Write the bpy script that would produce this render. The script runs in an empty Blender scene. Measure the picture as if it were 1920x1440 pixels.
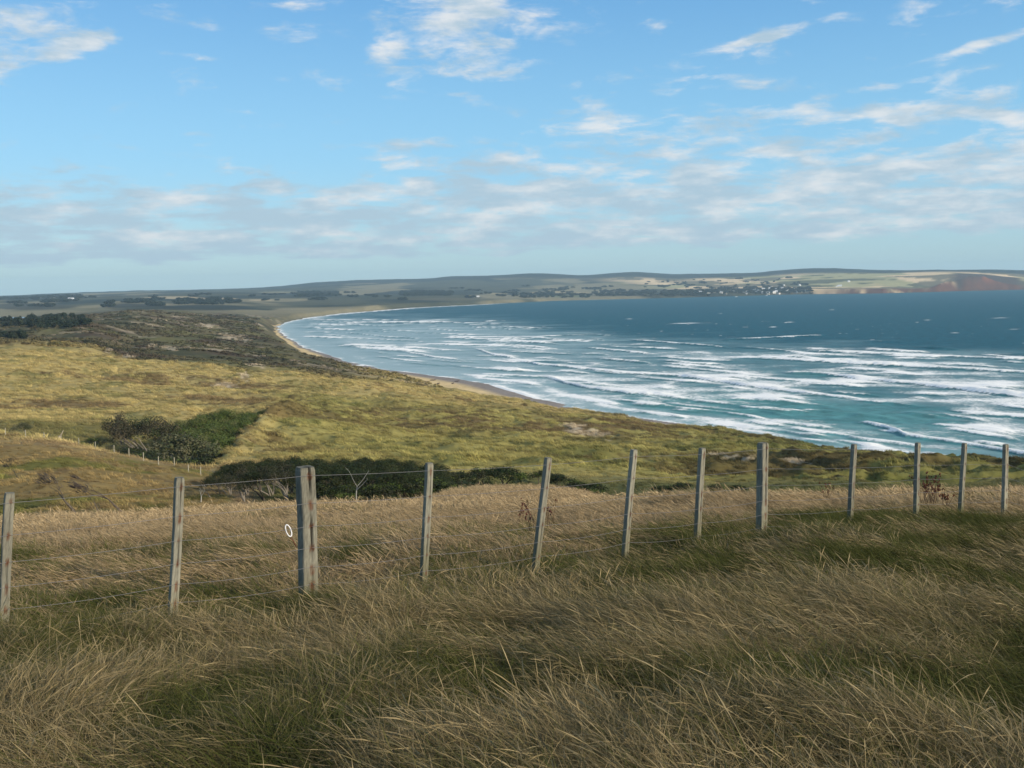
import bpy, math, random
import numpy as np
from mathutils import Matrix, Vector

rng = np.random.default_rng(7)
random.seed(7)
SC = bpy.context.scene
COL = SC.collection

# ------------------------------------------------------------------ camera
F = 1950.0                       # focal length in pixels of the 1920 wide photograph
CAMZ = 80.0                      # eye height above the sea
PITCH = math.radians(5.39)
ROLL = math.radians(0.955)
cam_data = bpy.data.cameras.new("camera")
cam_data.lens = F / 1920 * 36
cam_data.sensor_width = 36
cam_data.clip_start = 0.05
cam_data.clip_end = 60000
cam = bpy.data.objects.new("camera", cam_data)
COL.objects.link(cam)
RM = Matrix.Rotation(math.pi / 2 - PITCH, 4, 'X') @ Matrix.Rotation(-ROLL, 4, 'Z')
cam.matrix_world = Matrix.Translation((0, 0, CAMZ)) @ RM
SC.camera = cam
R3 = np.array(RM.to_3x3())

# ------------------------------------------------------------------ light, world, exposure
SUN_AZ = math.radians(124)       # clockwise from +Y (the view direction): from the right and behind
SUN_EL = math.radians(21)
sun_dir = Vector((math.sin(SUN_AZ) * math.cos(SUN_EL), math.cos(SUN_AZ) * math.cos(SUN_EL), math.sin(SUN_EL)))
sd = bpy.data.lights.new("sun", 'SUN')
sd.energy = 3.9
sd.angle = math.radians(0.6)
sd.color = (1.0, 0.86, 0.66)
sun = bpy.data.objects.new("sun", sd)
COL.objects.link(sun)
sun.location = (60, -60, 200)
sun.rotation_euler = sun_dir.to_track_quat('Z', 'Y').to_euler()

SC.view_settings.view_transform = 'Standard'
SC.view_settings.look = 'None'
SC.view_settings.gamma = 1
SC.view_settings.use_curve_mapping = False
SC.view_settings.exposure = 0.45
SC.cycles.volume_bounces = 0
SC.cycles.max_bounces = 6
SC.cycles.transparent_max_bounces = 8


HAZE_DENSITY = 5.0e-5


class NT:
    """small helper round a node tree"""
    def __init__(s, tree):
        s.t = tree; s.n = tree.nodes; s.l = tree.links
    def new(s, typ, **kw):
        n = s.n.new(typ)
        for k, v in kw.items():
            setattr(n, k, v)
        return n
    def put(s, sock, v):
        if isinstance(v, bpy.types.NodeSocket):
            s.l.new(v, sock)
        elif v is not None:
            sock.default_value = v
    def math(s, op, a, b=None, c=None, clamp=False):
        n = s.new('ShaderNodeMath', operation=op, use_clamp=clamp)
        s.put(n.inputs[0], a)
        if b is not None: s.put(n.inputs[1], b)
        if c is not None: s.put(n.inputs[2], c)
        return n.outputs[0]
    def vmath(s, op, a, b=None):
        n = s.new('ShaderNodeVectorMath', operation=op)
        s.put(n.inputs[0], a)
        if b is not None: s.put(n.inputs[1], b)
        return n.outputs[0]
    def comb(s, x, y, z):
        n = s.new('ShaderNodeCombineXYZ')
        s.put(n.inputs[0], x); s.put(n.inputs[1], y); s.put(n.inputs[2], z)
        return n.outputs[0]
    def noise(s, vec, scale, detail=3, rough=0.55, dist=0.0):
        n = s.new('ShaderNodeTexNoise')
        s.put(n.inputs['Vector'], vec)
        n.inputs['Scale'].default_value = scale
        n.inputs['Detail'].default_value = detail
        n.inputs['Roughness'].default_value = rough
        n.inputs['Distortion'].default_value = dist
        return n.outputs[0]
    def ramp(s, v, a, b, lo=0.0, hi=1.0, smooth=True):
        n = s.new('ShaderNodeMapRange')
        n.interpolation_type = 'SMOOTHSTEP' if smooth else 'LINEAR'
        s.put(n.inputs[0], v)
        for i, q in enumerate((a, b, lo, hi)):
            s.put(n.inputs[1 + i], q)
        return n.outputs[0]
    def mix(s, f, a, b, typ='RGBA', blend='MIX'):
        n = s.new('ShaderNodeMix', data_type=typ)
        if typ == 'RGBA':
            n.blend_type = blend
            s.put(n.inputs[0], f); s.put(n.inputs[6], a); s.put(n.inputs[7], b)
            return n.outputs[2]
        s.put(n.inputs[0], f); s.put(n.inputs[2], a); s.put(n.inputs[3], b)
        return n.outputs[0]


def c4(c): return (c[0], c[1], c[2], 1.0)


world = bpy.data.worlds.new("World")
SC.world = world
world.use_nodes = True
w = NT(world.node_tree)
for n in list(w.n): w.n.remove(n)
wout = w.new('ShaderNodeOutputWorld')
bg = w.new('ShaderNodeBackground')
bg.inputs['Strength'].default_value = 0.1
w.l.new(bg.outputs[0], wout.inputs[0])
sky = w.new('ShaderNodeTexSky')
sky.sky_type = 'NISHITA'
sky.sun_disc = False
sky.sun_elevation = SUN_EL
sky.sun_rotation = SUN_AZ
sky.altitude = 80
sky.air_density = 1.0
sky.dust_density = 0.6
sky.ozone_density = 2.2
tc = w.new('ShaderNodeTexCoord')
sep = w.new('ShaderNodeSeparateXYZ')
w.l.new(tc.outputs['Generated'], sep.inputs[0])
SX, SY, SZ = sep.outputs
AZ = w.math('ARCTAN2', SX, SY)                     # 0 = straight ahead, positive to the right
EL = w.math('ARCSINE', SZ)
# directions in degrees; the sky is stretched along the horizon by perspective
azd = w.math('MULTIPLY', AZ, 57.2958)
eld = w.math('MULTIPLY', EL, 57.2958)
# cloud sheet on a plane overhead: perspective squeezes it towards the horizon
elc = w.math('MAXIMUM', SZ, 0.0)
den = w.math('ADD', elc, 0.075)
plane = w.comb(w.math('DIVIDE', SX, den), w.math('DIVIDE', SY, den), 0.0)
wob = w.noise(plane, 2.2, 2, 0.5)
wobv = w.math('MULTIPLY', w.math('SUBTRACT', wob, 0.5), 3.0)
n1 = w.noise(plane, 2.6, 7, 0.62, 0.4)
angv = w.comb(w.math('MULTIPLY', azd, 0.33), w.math('MULTIPLY', eld, 0.95), 3.0)
n2 = w.noise(angv, 1.0, 7, 0.6, 0.3)
cn = w.math('ADD', w.math('MULTIPLY', n1, 0.45), w.math('MULTIPLY', n2, 0.55))


def px2sky(px, py):
    v = R3 @ np.array([(px - 960) / F, -(py - 720) / F, -1.0])
    v /= np.linalg.norm(v)
    return math.degrees(math.atan2(v[0], v[1])), math.degrees(math.asin(v[2]))


# cloud banks, given by the direction in which they stand (taken off the photograph): x, y, half sizes, tilt, strength
CLOUDS = [
    (850, 40, 100, 72, -8, .70), (745, 78, 55, 32, 20, .50), (930, 80, 50, 32, 0, .42), (800, 118, 75, 14, 8, .3), (575, 4, 60, 12, 0, .40),
    (25, 52, 90, 30, 0, .50), (120, 88, 105, 19, 20, .62), (20, 118, 60, 14, 15, .35),
    (1440, 68, 125, 9, 10, .50), (1850, 80, 115, 9, 9, .50), (1320, 138, 85, 22, 0, .40),
    (1480, 215, 110, 24, -6, .40), (1740, 215, 160, 32, -3, .48), (1560, 275, 250, 20, 9, .42),
    (1180, 235, 130, 45, -8, .36), (1850, 262, 120, 20, 6, .42), (1890, 170, 70, 16, 8, .50),
    (940, 318, 160, 34, -5, .50), (750, 290, 55, 14, 0, .42), (1180, 300, 150, 30, 8, .45),
    (1100, 205, 60, 12, 5, .34), (1400, 160, 60, 14, 0, .34), (1560, 180, 90, 9, 5, .34), (1640, 165, 60, 8, 4, .36), (1290, 250, 170, 30, 5, .44),
    (1420, 290, 200, 22, 10, .46), (1680, 300, 150, 9, 5, .36), (1790, 290, 120, 9, 4, .40), (1060, 270, 60, 12, 0, .34), (1880, 225, 60, 30, 0, .44),
    (500, 352, 90, 22, -5, .46), (680, 362, 170, 9, 2, .40), (280, 358, 110, 18, 0, .30), (60, 376, 95, 15, 0, .36),
]
bias = None
for (px, py, rx, ry, tilt, st) in CLOUDS:
    a, e = px2sky(px, py)
    k = 1 / 34.0
    t = math.radians(tilt + 0.9)
    da = w.math('SUBTRACT', azd, a); de = w.math('SUBTRACT', eld, e)
    u = w.math('ADD', w.math('MULTIPLY', da, math.cos(t) / (rx * k)), w.math('MULTIPLY', de, math.sin(t) / (rx * k)))
    v = w.math('ADD', w.math('MULTIPLY', da, -math.sin(t) / (ry * k)), w.math('MULTIPLY', de, math.cos(t) / (ry * k)))
    q = w.math('ADD', w.math('MULTIPLY', u, u), w.math('MULTIPLY', v, v))
    g = w.math('MULTIPLY', w.math('EXPONENT', w.math('MULTIPLY', q, -0.7)), st)
    bias = g if bias is None else w.math('MAXIMUM', bias, g)
# the long bank low over the horizon, all the way round; its lower edge lifts towards the right
low_edge = w.math('ADD', 0.95, w.math('MULTIPLY', w.math('ADD', azd, 26), 0.018))
up_edge = w.math('ADD', 4.3, w.math('MULTIPLY', w.math('ADD', azd, 26), 0.028))
bank = w.math('MULTIPLY', w.ramp(w.math('ADD', eld, w.math('MULTIPLY', wobv, 0.12)), low_edge, w.math('ADD', low_edge, 0.9)),
              w.ramp(eld, up_edge, w.math('ADD', up_edge, 2.0), 1.0, 0.0))
bias = w.math('MAXIMUM', bias, w.math('MULTIPLY', bank, 0.56))
# elsewhere a few light scraps
# broken cloud added overhead, out of view, to neutralise the blue ambient light
bias = w.math('MAXIMUM', bias, w.ramp(eld, 21, 30, 0.0, 0.34))
dens = w.math('ADD', w.math('MULTIPLY', w.math('SUBTRACT', cn, 0.5), 3.1), w.math('MULTIPLY', bias, 1.08))
mask = w.ramp(dens, 0.13, 0.70)
mask = w.math('MULTIPLY', mask, 0.90)
shade_n = w.noise(w.comb(w.math('MULTIPLY', azd, 0.25), w.math('MULTIPLY', eld, 0.9), 11.0), 1.0, 5, 0.6)
lit = w.ramp(w.math('ADD', shade_n, w.math('ADD', w.math('MULTIPLY', eld, 0.012), w.math('MULTIPLY', azd, 0.0016))), 0.47, 0.78)
cloud_col = w.mix(lit, (3.3, 4.35, 5.15, 1), (6.1, 6.2, 6.25, 1))
# clear air colour: pale blue-green low down to deeper blue above, over the physical sky
gr1 = w.mix(w.ramp(eld, -1, 7.5), (3.4, 5.2, 5.7, 1), (2.1, 4.9, 7.2, 1))
gr2 = w.mix(w.ramp(eld, 5, 20), gr1, (0.75, 2.75, 5.8, 1))
gr2 = w.mix(w.ramp(eld, 22, 60), gr2, (0.9, 2.1, 4.2, 1))
skyc = w.mix(0.72, sky.outputs[0], gr2)
w.l.new(w.mix(mask, skyc, cloud_col), bg.inputs['Color'])

# ------------------------------------------------------------------ numeric helpers
def hash2(ix, iy, seed):
    h = (ix.astype(np.int64) * 374761393 + iy.astype(np.int64) * 668265263 + seed * 1274126177) & 0xffffffff
    h = ((h ^ (h >> 13)) * 1274126177) & 0xffffffff
    h = (h ^ (h >> 16)) & 0xffffffff
    return h / 2147483648.0 - 1.0


def vnoise(x, y, seed=0):
    ix = np.floor(x); iy = np.floor(y)
    fx = x - ix; fy = y - iy
    fx = fx * fx * fx * (fx * (fx * 6 - 15) + 10); fy = fy * fy * fy * (fy * (fy * 6 - 15) + 10)
    a = hash2(ix, iy, seed); b = hash2(ix + 1, iy, seed)
    c = hash2(ix, iy + 1, seed); d = hash2(ix + 1, iy + 1, seed)
    return (a * (1 - fx) + b * fx) * (1 - fy) + (c * (1 - fx) + d * fx) * fy


def fbm(x, y, o=4, seed=0, g=0.5):
    s = 0; amp = 1; tot = 0
    for k in range(o):
        s = s + amp * vnoise(x, y, seed + k * 17); tot += amp
        x, y = x * 1.62 - y * 1.21 + 13.7, x * 1.21 + y * 1.62 - 7.1
        amp *= g
    return s / tot


def sstep(a, b, x):
    t = np.clip((x - a) / (b - a), 0, 1)
    return t * t * (3 - 2 * t)


def ray(px, py):
    """azimuth and slope of the sight line through a pixel of the photograph"""
    v = R3 @ np.array([(px - 960) / F, -(py - 720) / F, -1.0])
    return math.atan2(v[0], v[1]), v[2] / math.hypot(v[0], v[1])


def pchip(xk, yk, x):
    xk = np.asarray(xk, float); yk = np.asarray(yk, float)
    h = np.diff(xk); d = np.diff(yk) / h
    m = np.zeros_like(yk)
    m[0] = d[0]; m[-1] = d[-1]
    for i in range(1, len(xk) - 1):
        if d[i - 1] * d[i] > 0:
            w1 = 2 * h[i] + h[i - 1]; w2 = h[i] + 2 * h[i - 1]
            m[i] = (w1 + w2) / (w1 / d[i - 1] + w2 / d[i])
    x = np.clip(x, xk[0], xk[-1])
    i = np.clip(np.searchsorted(xk, x) - 1, 0, len(xk) - 2)
    t = (x - xk[i]) / h[i]
    return ((1 + 2 * t) * (1 - t) ** 2 * yk[i] + t * (1 - t) ** 2 * h[i] * m[i]
            + t * t * (3 - 2 * t) * yk[i + 1] + t * t * (t - 1) * h[i] * m[i + 1])


# ------------------------------------------------------------------ lie of the land
# each row is a line over the country (near to far): (px, py, depth) seen points, or (px, None, range, height above eye)
N = None
LINES = [
    [(5, 1176, 8.35), (320, 1148, 9.17), (575, 1106, 9.9), (795, 1062, 10.7), (1005, 1046, 11.67), (1172, 1022, 12.46),
     (1307, 998, 13.16), (1425, 993, 13.88), (1592, 973, 15.1), (1715, 962, 16.07), (1800, 958, 16.9), (1882, 958, 17.65)],
    [(0, 962, 40), (110, 957, 42), (240, 955, 45), (370, 945, 48), (540, 936, 50), (700, 935, 52), (830, 933, 52), (960, 930, 50),
     (1130, 932, 52), (1200, 932, 52), (1440, 927, 45), (1700, 920, 42), (1920, 917, 40)],
    [(0, 985, 65), (370, 960, 70), (540, 955, 72), (700, 950, 75), (770, 940, 75), (820, 924, 75), (860, 911, 75), (900, 906, 76), (960, 905, 77), (1010, 904, 77),
     (1060, 910, 77), (1130, 929, 75), (1180, 940, 75), (1440, 942, 75), (1600, 935, 68), (1760, 924, 63), (1920, 914, 60)],
    [(0, 965, 85), (110, 952, 85), (240, 950, 88), (370, 945, 92), (430, 938, 95), (540, 932, 100), (700, 930, 105), (830, 935, 110),
     (960, 935, 115), (1130, 935, 115), (1280, 932, 110), (1440, 930, 105), (1600, 925, 95), (1760, 915, 90), (1920, 911, 85)],
    [(0, 812, 165), (100, 824, 165), (200, 845, 160), (300, 870, 150), (380, 892, 138), (430, 906, 130), (540, 900, 135), (700, 895, 140),
     (830, 890, 140), (960, 885, 145), (1130, 905, 135), (1280, 910, 130), (1440, 905, 130), (1600, 905, 125), (1760, 905, 120), (1920, 907, 120)],
    [(0, 835, 210), (100, 842, 210), (200, 855, 205), (300, 866, 200), (370, 874, 190), (410, 872, 187), (430, 868, 185), (540, 862, 190), (700, 862, 190), (830, 865, 200),
     (960, 860, 205), (1130, 865, 200), (1280, 872, 190), (1440, 880, 180), (1600, 888, 170), (1760, 896, 165), (1920, 904, 160)],
    [(0, 806, 265), (100, 808, 265), (200, 817, 262), (300, 838, 255), (380, 848, 245), (425, 838, 240), (460, 812, 250), (520, 803, 260), (600, 805, 265),
     (700, 815, 270), (830, 820, 275), (960, 820, 280), (1130, 830, 275), (1280, 840, 265), (1440, 860, 245), (1600, 874, 230), (1760, 889, 215), (1920, 900, 210)],
    [(0, 790, 330), (200, 790, 330), (300, 789, 330), (400, 788, 330), (450, 784, 332), (490, 770, 336), (520, 765, 340), (600, 768, 350), (700, 778, 360),
     (830, 785, 370), (960, 790, 370), (1130, 803, 360), (1280, 822, 340), (1440, 847, 310), (1600, 865, 300), (1760, 883, 280), (1920, 897, 260)],
    [(0, 755, 430), (200, 752, 430), (300, 752, 440), (400, 752, 440), (520, 750, 450), (600, 750, 460), (700, 755, 470), (830, 765, 470),
     (960, 772, 460), (1130, 787, 440), (1280, 812, 430), (1440, 837, 400), (1600, 859, 370), (1760, 879, 340), (1920, 895, 310)],
    [(0, 690, 560), (200, 698, 560), (300, 703, 560), (400, 708, 560), (520, 711, 560), (600, 716, 560), (700, 722, 560), (830, 745, 540),
     (960, 761, 520), (1130, 785, 490), (1280, 807, 480), (1440, 832, 440), (1600, 856, 400), (1760, 877, 370), (1920, 893, 340)],
    [(0, 647, 700), (80, 648, 700), (160, 652, 690), (250, 678, 650), (330, 684, 635), (420, 692, 620), (480, 699, 620), (560, 703, 620), (640, 713, 620),
     (700, 716, 640), (830, N, 660, -66), (960, N, 620, -69), (1130, N, 560, -71), (1280, N, 520, -74), (1440, N, 470, -73),
     (1600, N, 430, -73), (1760, N, 405, -73), (1920, N, 380, -72)],
    [(0, 637, 900), (160, 637, 900), (250, 655, 880), (420, 668, 850), (560, 686, 800), (640, 698, 780), (700, 706, 780), (830, N, 760, -74),
     (960, N, 690, -75), (1130, N, 600, -75), (1280, N, 550, -76), (1440, N, 500, -76), (1600, N, 460, -77), (1760, N, 440, -78), (1920, N, 420, -78)],
    [(0, 619, 1250), (160, 610, 1250), (250, 617, 1250), (420, 635, 1200), (520, 650, 1150), (560, 662, 1100), (640, N, 1000, -73),
     (700, N, 950, -75), (830, N, 900, -77), (960, N, 800, -77), (1130, N, 650, -78), (1280, N, 600, -79), (1440, N, 550, -80),
     (1600, N, 500, -80), (1760, N, 480, -80), (1920, N, 450, -80)],
    [(0, 603, 1800), (160, 597, 1750), (215, 592, 1720), (250, 588, 1700), (330, 594, 1750), (420, 602, 1800), (500, 613, 1850), (560, N, 1850, -74), (700, N, 1800, -80),
     (1280, N, 1800, -82), (1920, N, 1800, -82)],
    [(0, 602, 2600), (160, 591, 2600), (250, 584, 2600), (420, 589, 2600), (500, 595, 2600), (560, 594, 2700), (640, N, 2700, -74), (800, N, 2700, -78), (1920, N, 2700, -80)],
    [(0, 580, 4000), (160, 572, 4000), (250, 568, 4000), (420, 566, 4000), (520, 572, 4000), (640, 573, 4000), (760, 570, 4100), (900, N, 4100, -74), (1920, N, 4300, -78)],
    [(0, 565, 5500), (200, 560, 5500), (400, 553, 5500), (520, 556, 5500), (600, 556, 5500), (700, 556, 5500), (850, 555, 5600), (960, 556, 5800),
     (1100, 555, 6300), (1280, 547, 6600), (1400, 546, 6700), (1500, 543, 6800), (1650, 541, 6900), (1760, 538, 7200), (1830, 533, 7300), (1920, 536, 7500)],
    [(0, 560, 7500), (200, 553, 7500), (400, 548, 7500), (600, 544, 7500), (700, 543, 7500), (850, 540, 7500), (960, 541, 7500), (1100, 540, 7600),
     (1280, 535, 7900), (1400, 531, 8000), (1500, 526, 8000), (1650, 521, 8000), (1760, 519, 8000), (1830, 520, 8100), (1920, 523, 8400)],
    [(0, 555, 11500), (200, 548, 11500), (400, 543, 11500), (520, 538, 11500), (600, 530, 11500), (700, 526, 11500), (800, 524, 11500), (850, 519, 11500), (960, 515, 11500),
     (1000, 513, 11500), (1100, 516, 11500), (1180, 511, 11500), (1280, 516, 11500), (1400, 513, 11500), (1500, 506, 11500), (1560, 504.5, 11500),
     (1640, 508, 11500), (1760, 507, 11500), (1850, 506, 11500), (1920, 508, 11500)],
]
NSEG = len(LINES)


def line_fn(pts):
    az = []; rr = []; zz = []
    for p in pts:
        if p[1] is None:
            a, _ = ray(p[0], 540); r = p[2]; z = p[3]
        else:
            a, s = ray(p[0], p[1])
            r = p[2] / max(math.cos(a), .3) if p[2] < 300 else p[2]
            z = s * r
        az.append(a); rr.append(r); zz.append(z)
    o = np.argsort(az)
    return np.array(az)[o], np.array(rr)[o], np.array(zz)[o]


AZL, AZR = ray(-70, 700)[0], ray(1990, 700)[0]
a_in = np.linspace(AZL, AZR, 640)
step_out = np.radians(np.concatenate([np.linspace(0.3, 3, 8), np.full(60, 2.6)])).cumsum()
left = AZL - step_out; left = left[left > -math.pi + 0.01]
right = AZR + step_out; right = right[right < math.pi - 0.01]
AZG = np.concatenate([left[::-1], a_in, right])
RG = np.concatenate([
    [0.05, 0.3], np.geomspace(0.6, 20, 34)[:-1], np.geomspace(20, 60, 70)[:-1], np.geomspace(60, 130, 75)[:-1],
    np.geomspace(130, 700, 330)[:-1], np.geomspace(700, 2500, 150)[:-1], np.geomspace(2500, 7600, 120)[:-1],
    np.geomspace(7600, 12000, 40)[:-1], np.geomspace(12000, 17000, 6)])
NA, NR = len(AZG), len(RG)
RK = np.zeros((NSEG + 3, NA)); ZK = np.zeros((NSEG + 3, NA))
aq = AZG
for k, L in enumerate(LINES):
    az, rr, zz = line_fn(L)
    RK[k + 1] = pchip(az, rr, aq); ZK[k + 1] = pchip(az, zz, aq)
RK[0] = 0.02; ZK[0] = -1.62
RK[NSEG + 1] = 14500; ZK[NSEG + 1] = -60
RK[NSEG + 2] = 17500; ZK[NSEG + 2] = -70
R11 = RK[11]                                   # golden crest range
Zg = np.zeros((NR, NA))
for j in range(NA):
    Zg[:, j] = pchip(RK[:, j], ZK[:, j], RG)
# behind the camera the hill simply goes on, nearly level
back = sstep(1.0, 1.9, np.abs(AZG))
hillback = np.maximum(-1.62 - 0.02 * RG, -45)
Zg = Zg * (1 - back)[None, :] + hillback[:, None] * back[None, :]
Zg += CAMZ
RR, AA = np.meshgrid(RG, AZG, indexing='ij')
X = RR * np.sin(AA); Y = RR * np.cos(AA)

# ---- bay outline from its shore points on the sea surface
def sea_pt(px, py):
    a, s = ray(px, py); r = -CAMZ / s
    return (r * math.sin(a), r * math.cos(a))


NEAR = [(1593, 853), (1427, 826), (1347, 814), (1280, 795), (1140, 777), (1003, 747), (923, 721), (807, 703), (720, 692), (640, 675), (573, 653),
        (545, 637), (524, 622), (521, 612), (530, 606), (547, 602)]
FAR = [(573, 596), (640, 588), (773, 577), (960, 568), (1040, 564), (1280, 558), (1493, 552), (1647, 550), (1760, 547), (1800, 545.5), (1850, 544.5), (1920, 543)]
bay = [(700, -3000), (430, -300), (330, 120), (262, 270)] + [sea_pt(*p) for p in NEAR] + [sea_pt(*p) for p in FAR] + \
      [(4300, 6500), (5600, 7600), (9000, 9000), (16500, 9000), (16500, -3000)]
bay = np.array(bay)


def bay_sdf(x, y):
    """positive on land, negative over the water"""
    d = np.full(x.shape, 1e9); inside = np.zeros(x.shape, bool)
    n = len(bay)
    for i in range(n):
        ax, ay = bay[i]; bx, by = bay[(i + 1) % n]
        ex, ey = bx - ax, by - ay
        t = np.clip(((x - ax) * ex + (y - ay) * ey) / (ex * ex + ey * ey), 0, 1)
        d = np.minimum(d, (x - ax - t * ex) ** 2 + (y - ay - t * ey) ** 2)
        c = ((ay > y) != (by > y))
        xi = ex * (y - ay) / (ey if ey != 0 else 1e-9) + ax
        inside ^= c & (x < xi)
    d = np.sqrt(d)
    return np.where(inside, -d, d)


SD = bay_sdf(X, Y)
SD = SD + fbm(X / 60, Y / 60, 3, 5) * np.clip(RR / 900, .3, 4) * 4

# project every vertex back to the photograph, to lay out plant cover where it grows
def to_px(x, y, z):
    v = np.stack([x, y, z - CAMZ], -1) @ R3       # R3^T * v
    d = np.maximum(-v[..., 2], 1e-3)
    return 960 + F * v[..., 0] / d, 720 - F * v[..., 1] / d


PX = 960 + F * np.tan(np.clip(AA, -1.2, 1.2))

# ---- relief
dune = sstep(105, 175, RR) * (1 - sstep(650, 900, RR))
spur = (1 - sstep(400, 450, PX)) * (1 - sstep(150, 185, RR)) * sstep(70, 95, RR)
dune = dune * (1 - spur)
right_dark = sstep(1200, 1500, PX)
def billow(x, y, s, sd): return 1 - np.abs(vnoise(x / s, y / s, sd)) * 2
calm = 1 - 0.75 * (1 - sstep(150, 480, PX)) * sstep(125, 165, RR) * (1 - sstep(480, 560, RR))
hill = fbm(X / 45, Y / 38, 3, 21) * 3.0 + billow(X * 0.9 + 4, Y, 13, 4) * 0.85 + billow(X, Y, 6.0, 9) * 0.42
Zg += dune * calm * hill * (1 + 0.35 * right_dark) + dune * calm * (billow(X, Y, 3.1, 14) * .20 + fbm(X / 120, Y / 80, 2, 19) * 1.2)
Zg += spur * (fbm(X / 9, Y / 7, 3, 3) * 0.45 + billow(X, Y * 1.5, 4.0, 6) * 0.16)
fd = sstep(650, 950, RR) * (1 - sstep(2400, 3200, RR))
Zg += fd * (fbm(X / 130, Y / 90, 4, 31) * 6.5 + billow(X, Y, 42, 12) * 1.7 + billow(X, Y, 19, 13) * 0.8)
ff = sstep(2400, 3600, RR)
Zg += ff * (fbm(X / 900, Y / 900, 4, 41) * 9 + fbm(X / 260, Y / 260, 3, 43) * 3) * (1 + sstep(9000, 11500, RR) * .6)
near = 1 - sstep(55, 85, RR)
Zg += near * sstep(0.5, 4, RR) * (fbm(X / 1.7, Y / 1.3, 3, 51) * 0.24 + fbm(X / 7, Y / 7, 2, 52) * 0.10 * (1 - sstep(18, 30, RR)))

# the mat of grass stands on the ground: let the soil lie that much lower
Zg -= (1 - sstep(85, 100, RR)) * (.12 * sstep(4, 8, RR) + .17 * sstep(15, 35, RR) + .16 * sstep(22, 40, RR) * (1 - sstep(900, 1300, PX)))
# hollow with the grove; the dune's flank drops into it along a slanting edge
edge_px = 392 + (RR - 190) * .93
hol = sstep(4, -12, PX - edge_px) * sstep(184, 200, RR) * (1 - sstep(322, 345, RR)) * sstep(190, 290, PX)
Zg -= hol * 4.2
Zg += np.exp(-((PX - edge_px - 14) / 22) ** 2) * sstep(190, 215, RR) * (1 - sstep(325, 350, RR)) * 1.6
Zg += right_dark * dune * (billow(X, Y, 6.5, 15) * 1.0 + billow(X, Y, 14, 16) * .9)

# headland with red cliffs on the far right, its dark knobs beside it
def bump(px, rr_, hh, wx, wr, px_skew=0):
    a, _ = ray(px, 540)
    dx = (AA - a) * rr_; q = (dx / wx) ** 2 + ((RR - rr_) / wr) ** 2
    return hh * np.exp(-q)
hx = (PX - 1872)
head = np.where(hx < 0, np.exp(-(hx / 42.0) ** 2 * 1.0), np.exp(-(hx / 34.0) ** 2)) * np.exp(-((RR - 7050) / 380) ** 2)
Zg += head * 50
Zg += bump(1815, 7250, 42, 120, 300) + bump(1778, 7150, 30, 80, 200) + bump(1838, 7400, 40, 90, 250) + bump(1945, 7000, 25, 150, 300)
Zg += bump(1785, 8300, 18, 350, 500)

# ---- cut the beach, the low cliffs and the sea bed
rough_far = sstep(4800, 5600, RR)
W = np.interp(RR, [300, 500, 700, 870, 1000, 1400, 2200, 5000], [18, 26, 38, 62, 48, 18, 8, 22])
beach = np.where(SD < W, SD * 0.055, W * 0.055 + (SD - W) * 0.62)
cliff = SD * 0.95
cl = sstep(1500, 1600, PX) * rough_far
beach = beach * (1 - cl) + np.minimum(cliff, 400) * cl
land = np.maximum(Zg, np.minimum(np.maximum(SD, 0) * 0.05, 1.5) + 0.3)
soft = 3.0 * (1 - cl) + 1
hh = np.clip(0.5 + 0.5 * (land - beach) / soft, 0, 1)
mn = land * (1 - hh) + beach * hh - soft * hh * (1 - hh) * 0.5
ZT = np.where(SD > 0, mn, np.maximum(-7, SD * 0.06))
ZT = np.where(RR < 290, np.where(SD > 30, Zg, ZT), ZT)

# ---- plant cover, rock, sand and painted cloud shade as a colour attribute
def C(*c): return np.array(c, float)
def mixc(A, c, f):
    f = np.clip(f, 0, 1)[..., None]
    return A * (1 - f) + c * f
PXT, PYT = to_px(X, Y, ZT)
nA = fbm(X / 3.1, Y / 4.2, 4, 61, .6); nB = fbm(X / 14, Y / 11, 4, 62, .55); nC = fbm(X / 55, Y / 38, 4, 63)
nF = fbm(X / 420, Y / 900, 4, 64)
col = np.zeros(X.shape + (3,))
straw = C(.25, .185, .115)
col[:] = straw
col = mixc(col, C(.12, .12, .035), sstep(.12, .5, nB + nA * .4) * .7 * (1 - sstep(12, 34, RR)))
col = mixc(col, C(.075, .08, .02), (1 - sstep(8, 26, RR)) * .75)
# spur on the left
sp = mixc(np.broadcast_to(C(.205, .15, .062), col.shape).copy(), C(.10, .105, .026), sstep(.0, .45, nB + .5 * nA) * .8)
sp = mixc(sp, C(.115, .08, .04), sstep(.15, .55, fbm(X / 2.2, Y / 3, 3, 65) - nB * .4) * .7)
sp = mixc(sp, C(.09, .095, .025), sstep(120, 90, RR) * sstep(-.1, .4, nA) * .7)
col = mixc(col, sp, spur)
# dune grass, golden to green
gold = mixc(np.broadcast_to(C(.335, .265, .105), col.shape).copy(), C(.185, .165, .060), sstep(-.15, .45, nB * .8 + nA * .55))
gold = mixc(gold, C(.130, .085, .042), sstep(.10, .42, nC + nA * .45 - .05) * .75)
green = sstep(420, 600, PX) * (1 - sstep(430, 520, RR))
gold = mixc(gold, gold * C(.78, .86, .72), green)
brownband = np.exp(-((PYT - (790 + (PXT - 900) * .05)) / 26) ** 2) * sstep(640, 760, PXT) * (1 - sstep(1200, 1340, PXT))
gold = mixc(gold, C(.125, .085, .042), brownband * sstep(-.25, .2, nB + nA * .5) * .85)
gold = mixc(gold, gold * C(.50, .56, .50), right_dark * .75)  # cloud shade on the right dunes, painted into the grass colour
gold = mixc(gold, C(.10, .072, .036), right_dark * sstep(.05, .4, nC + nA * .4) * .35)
gm = np.maximum(sstep(105, 160, RR) * (1 - spur), sstep(60, 95, RR) * sstep(1500, 1800, PX) * .0)
col = mixc(col, gold, gm)
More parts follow.
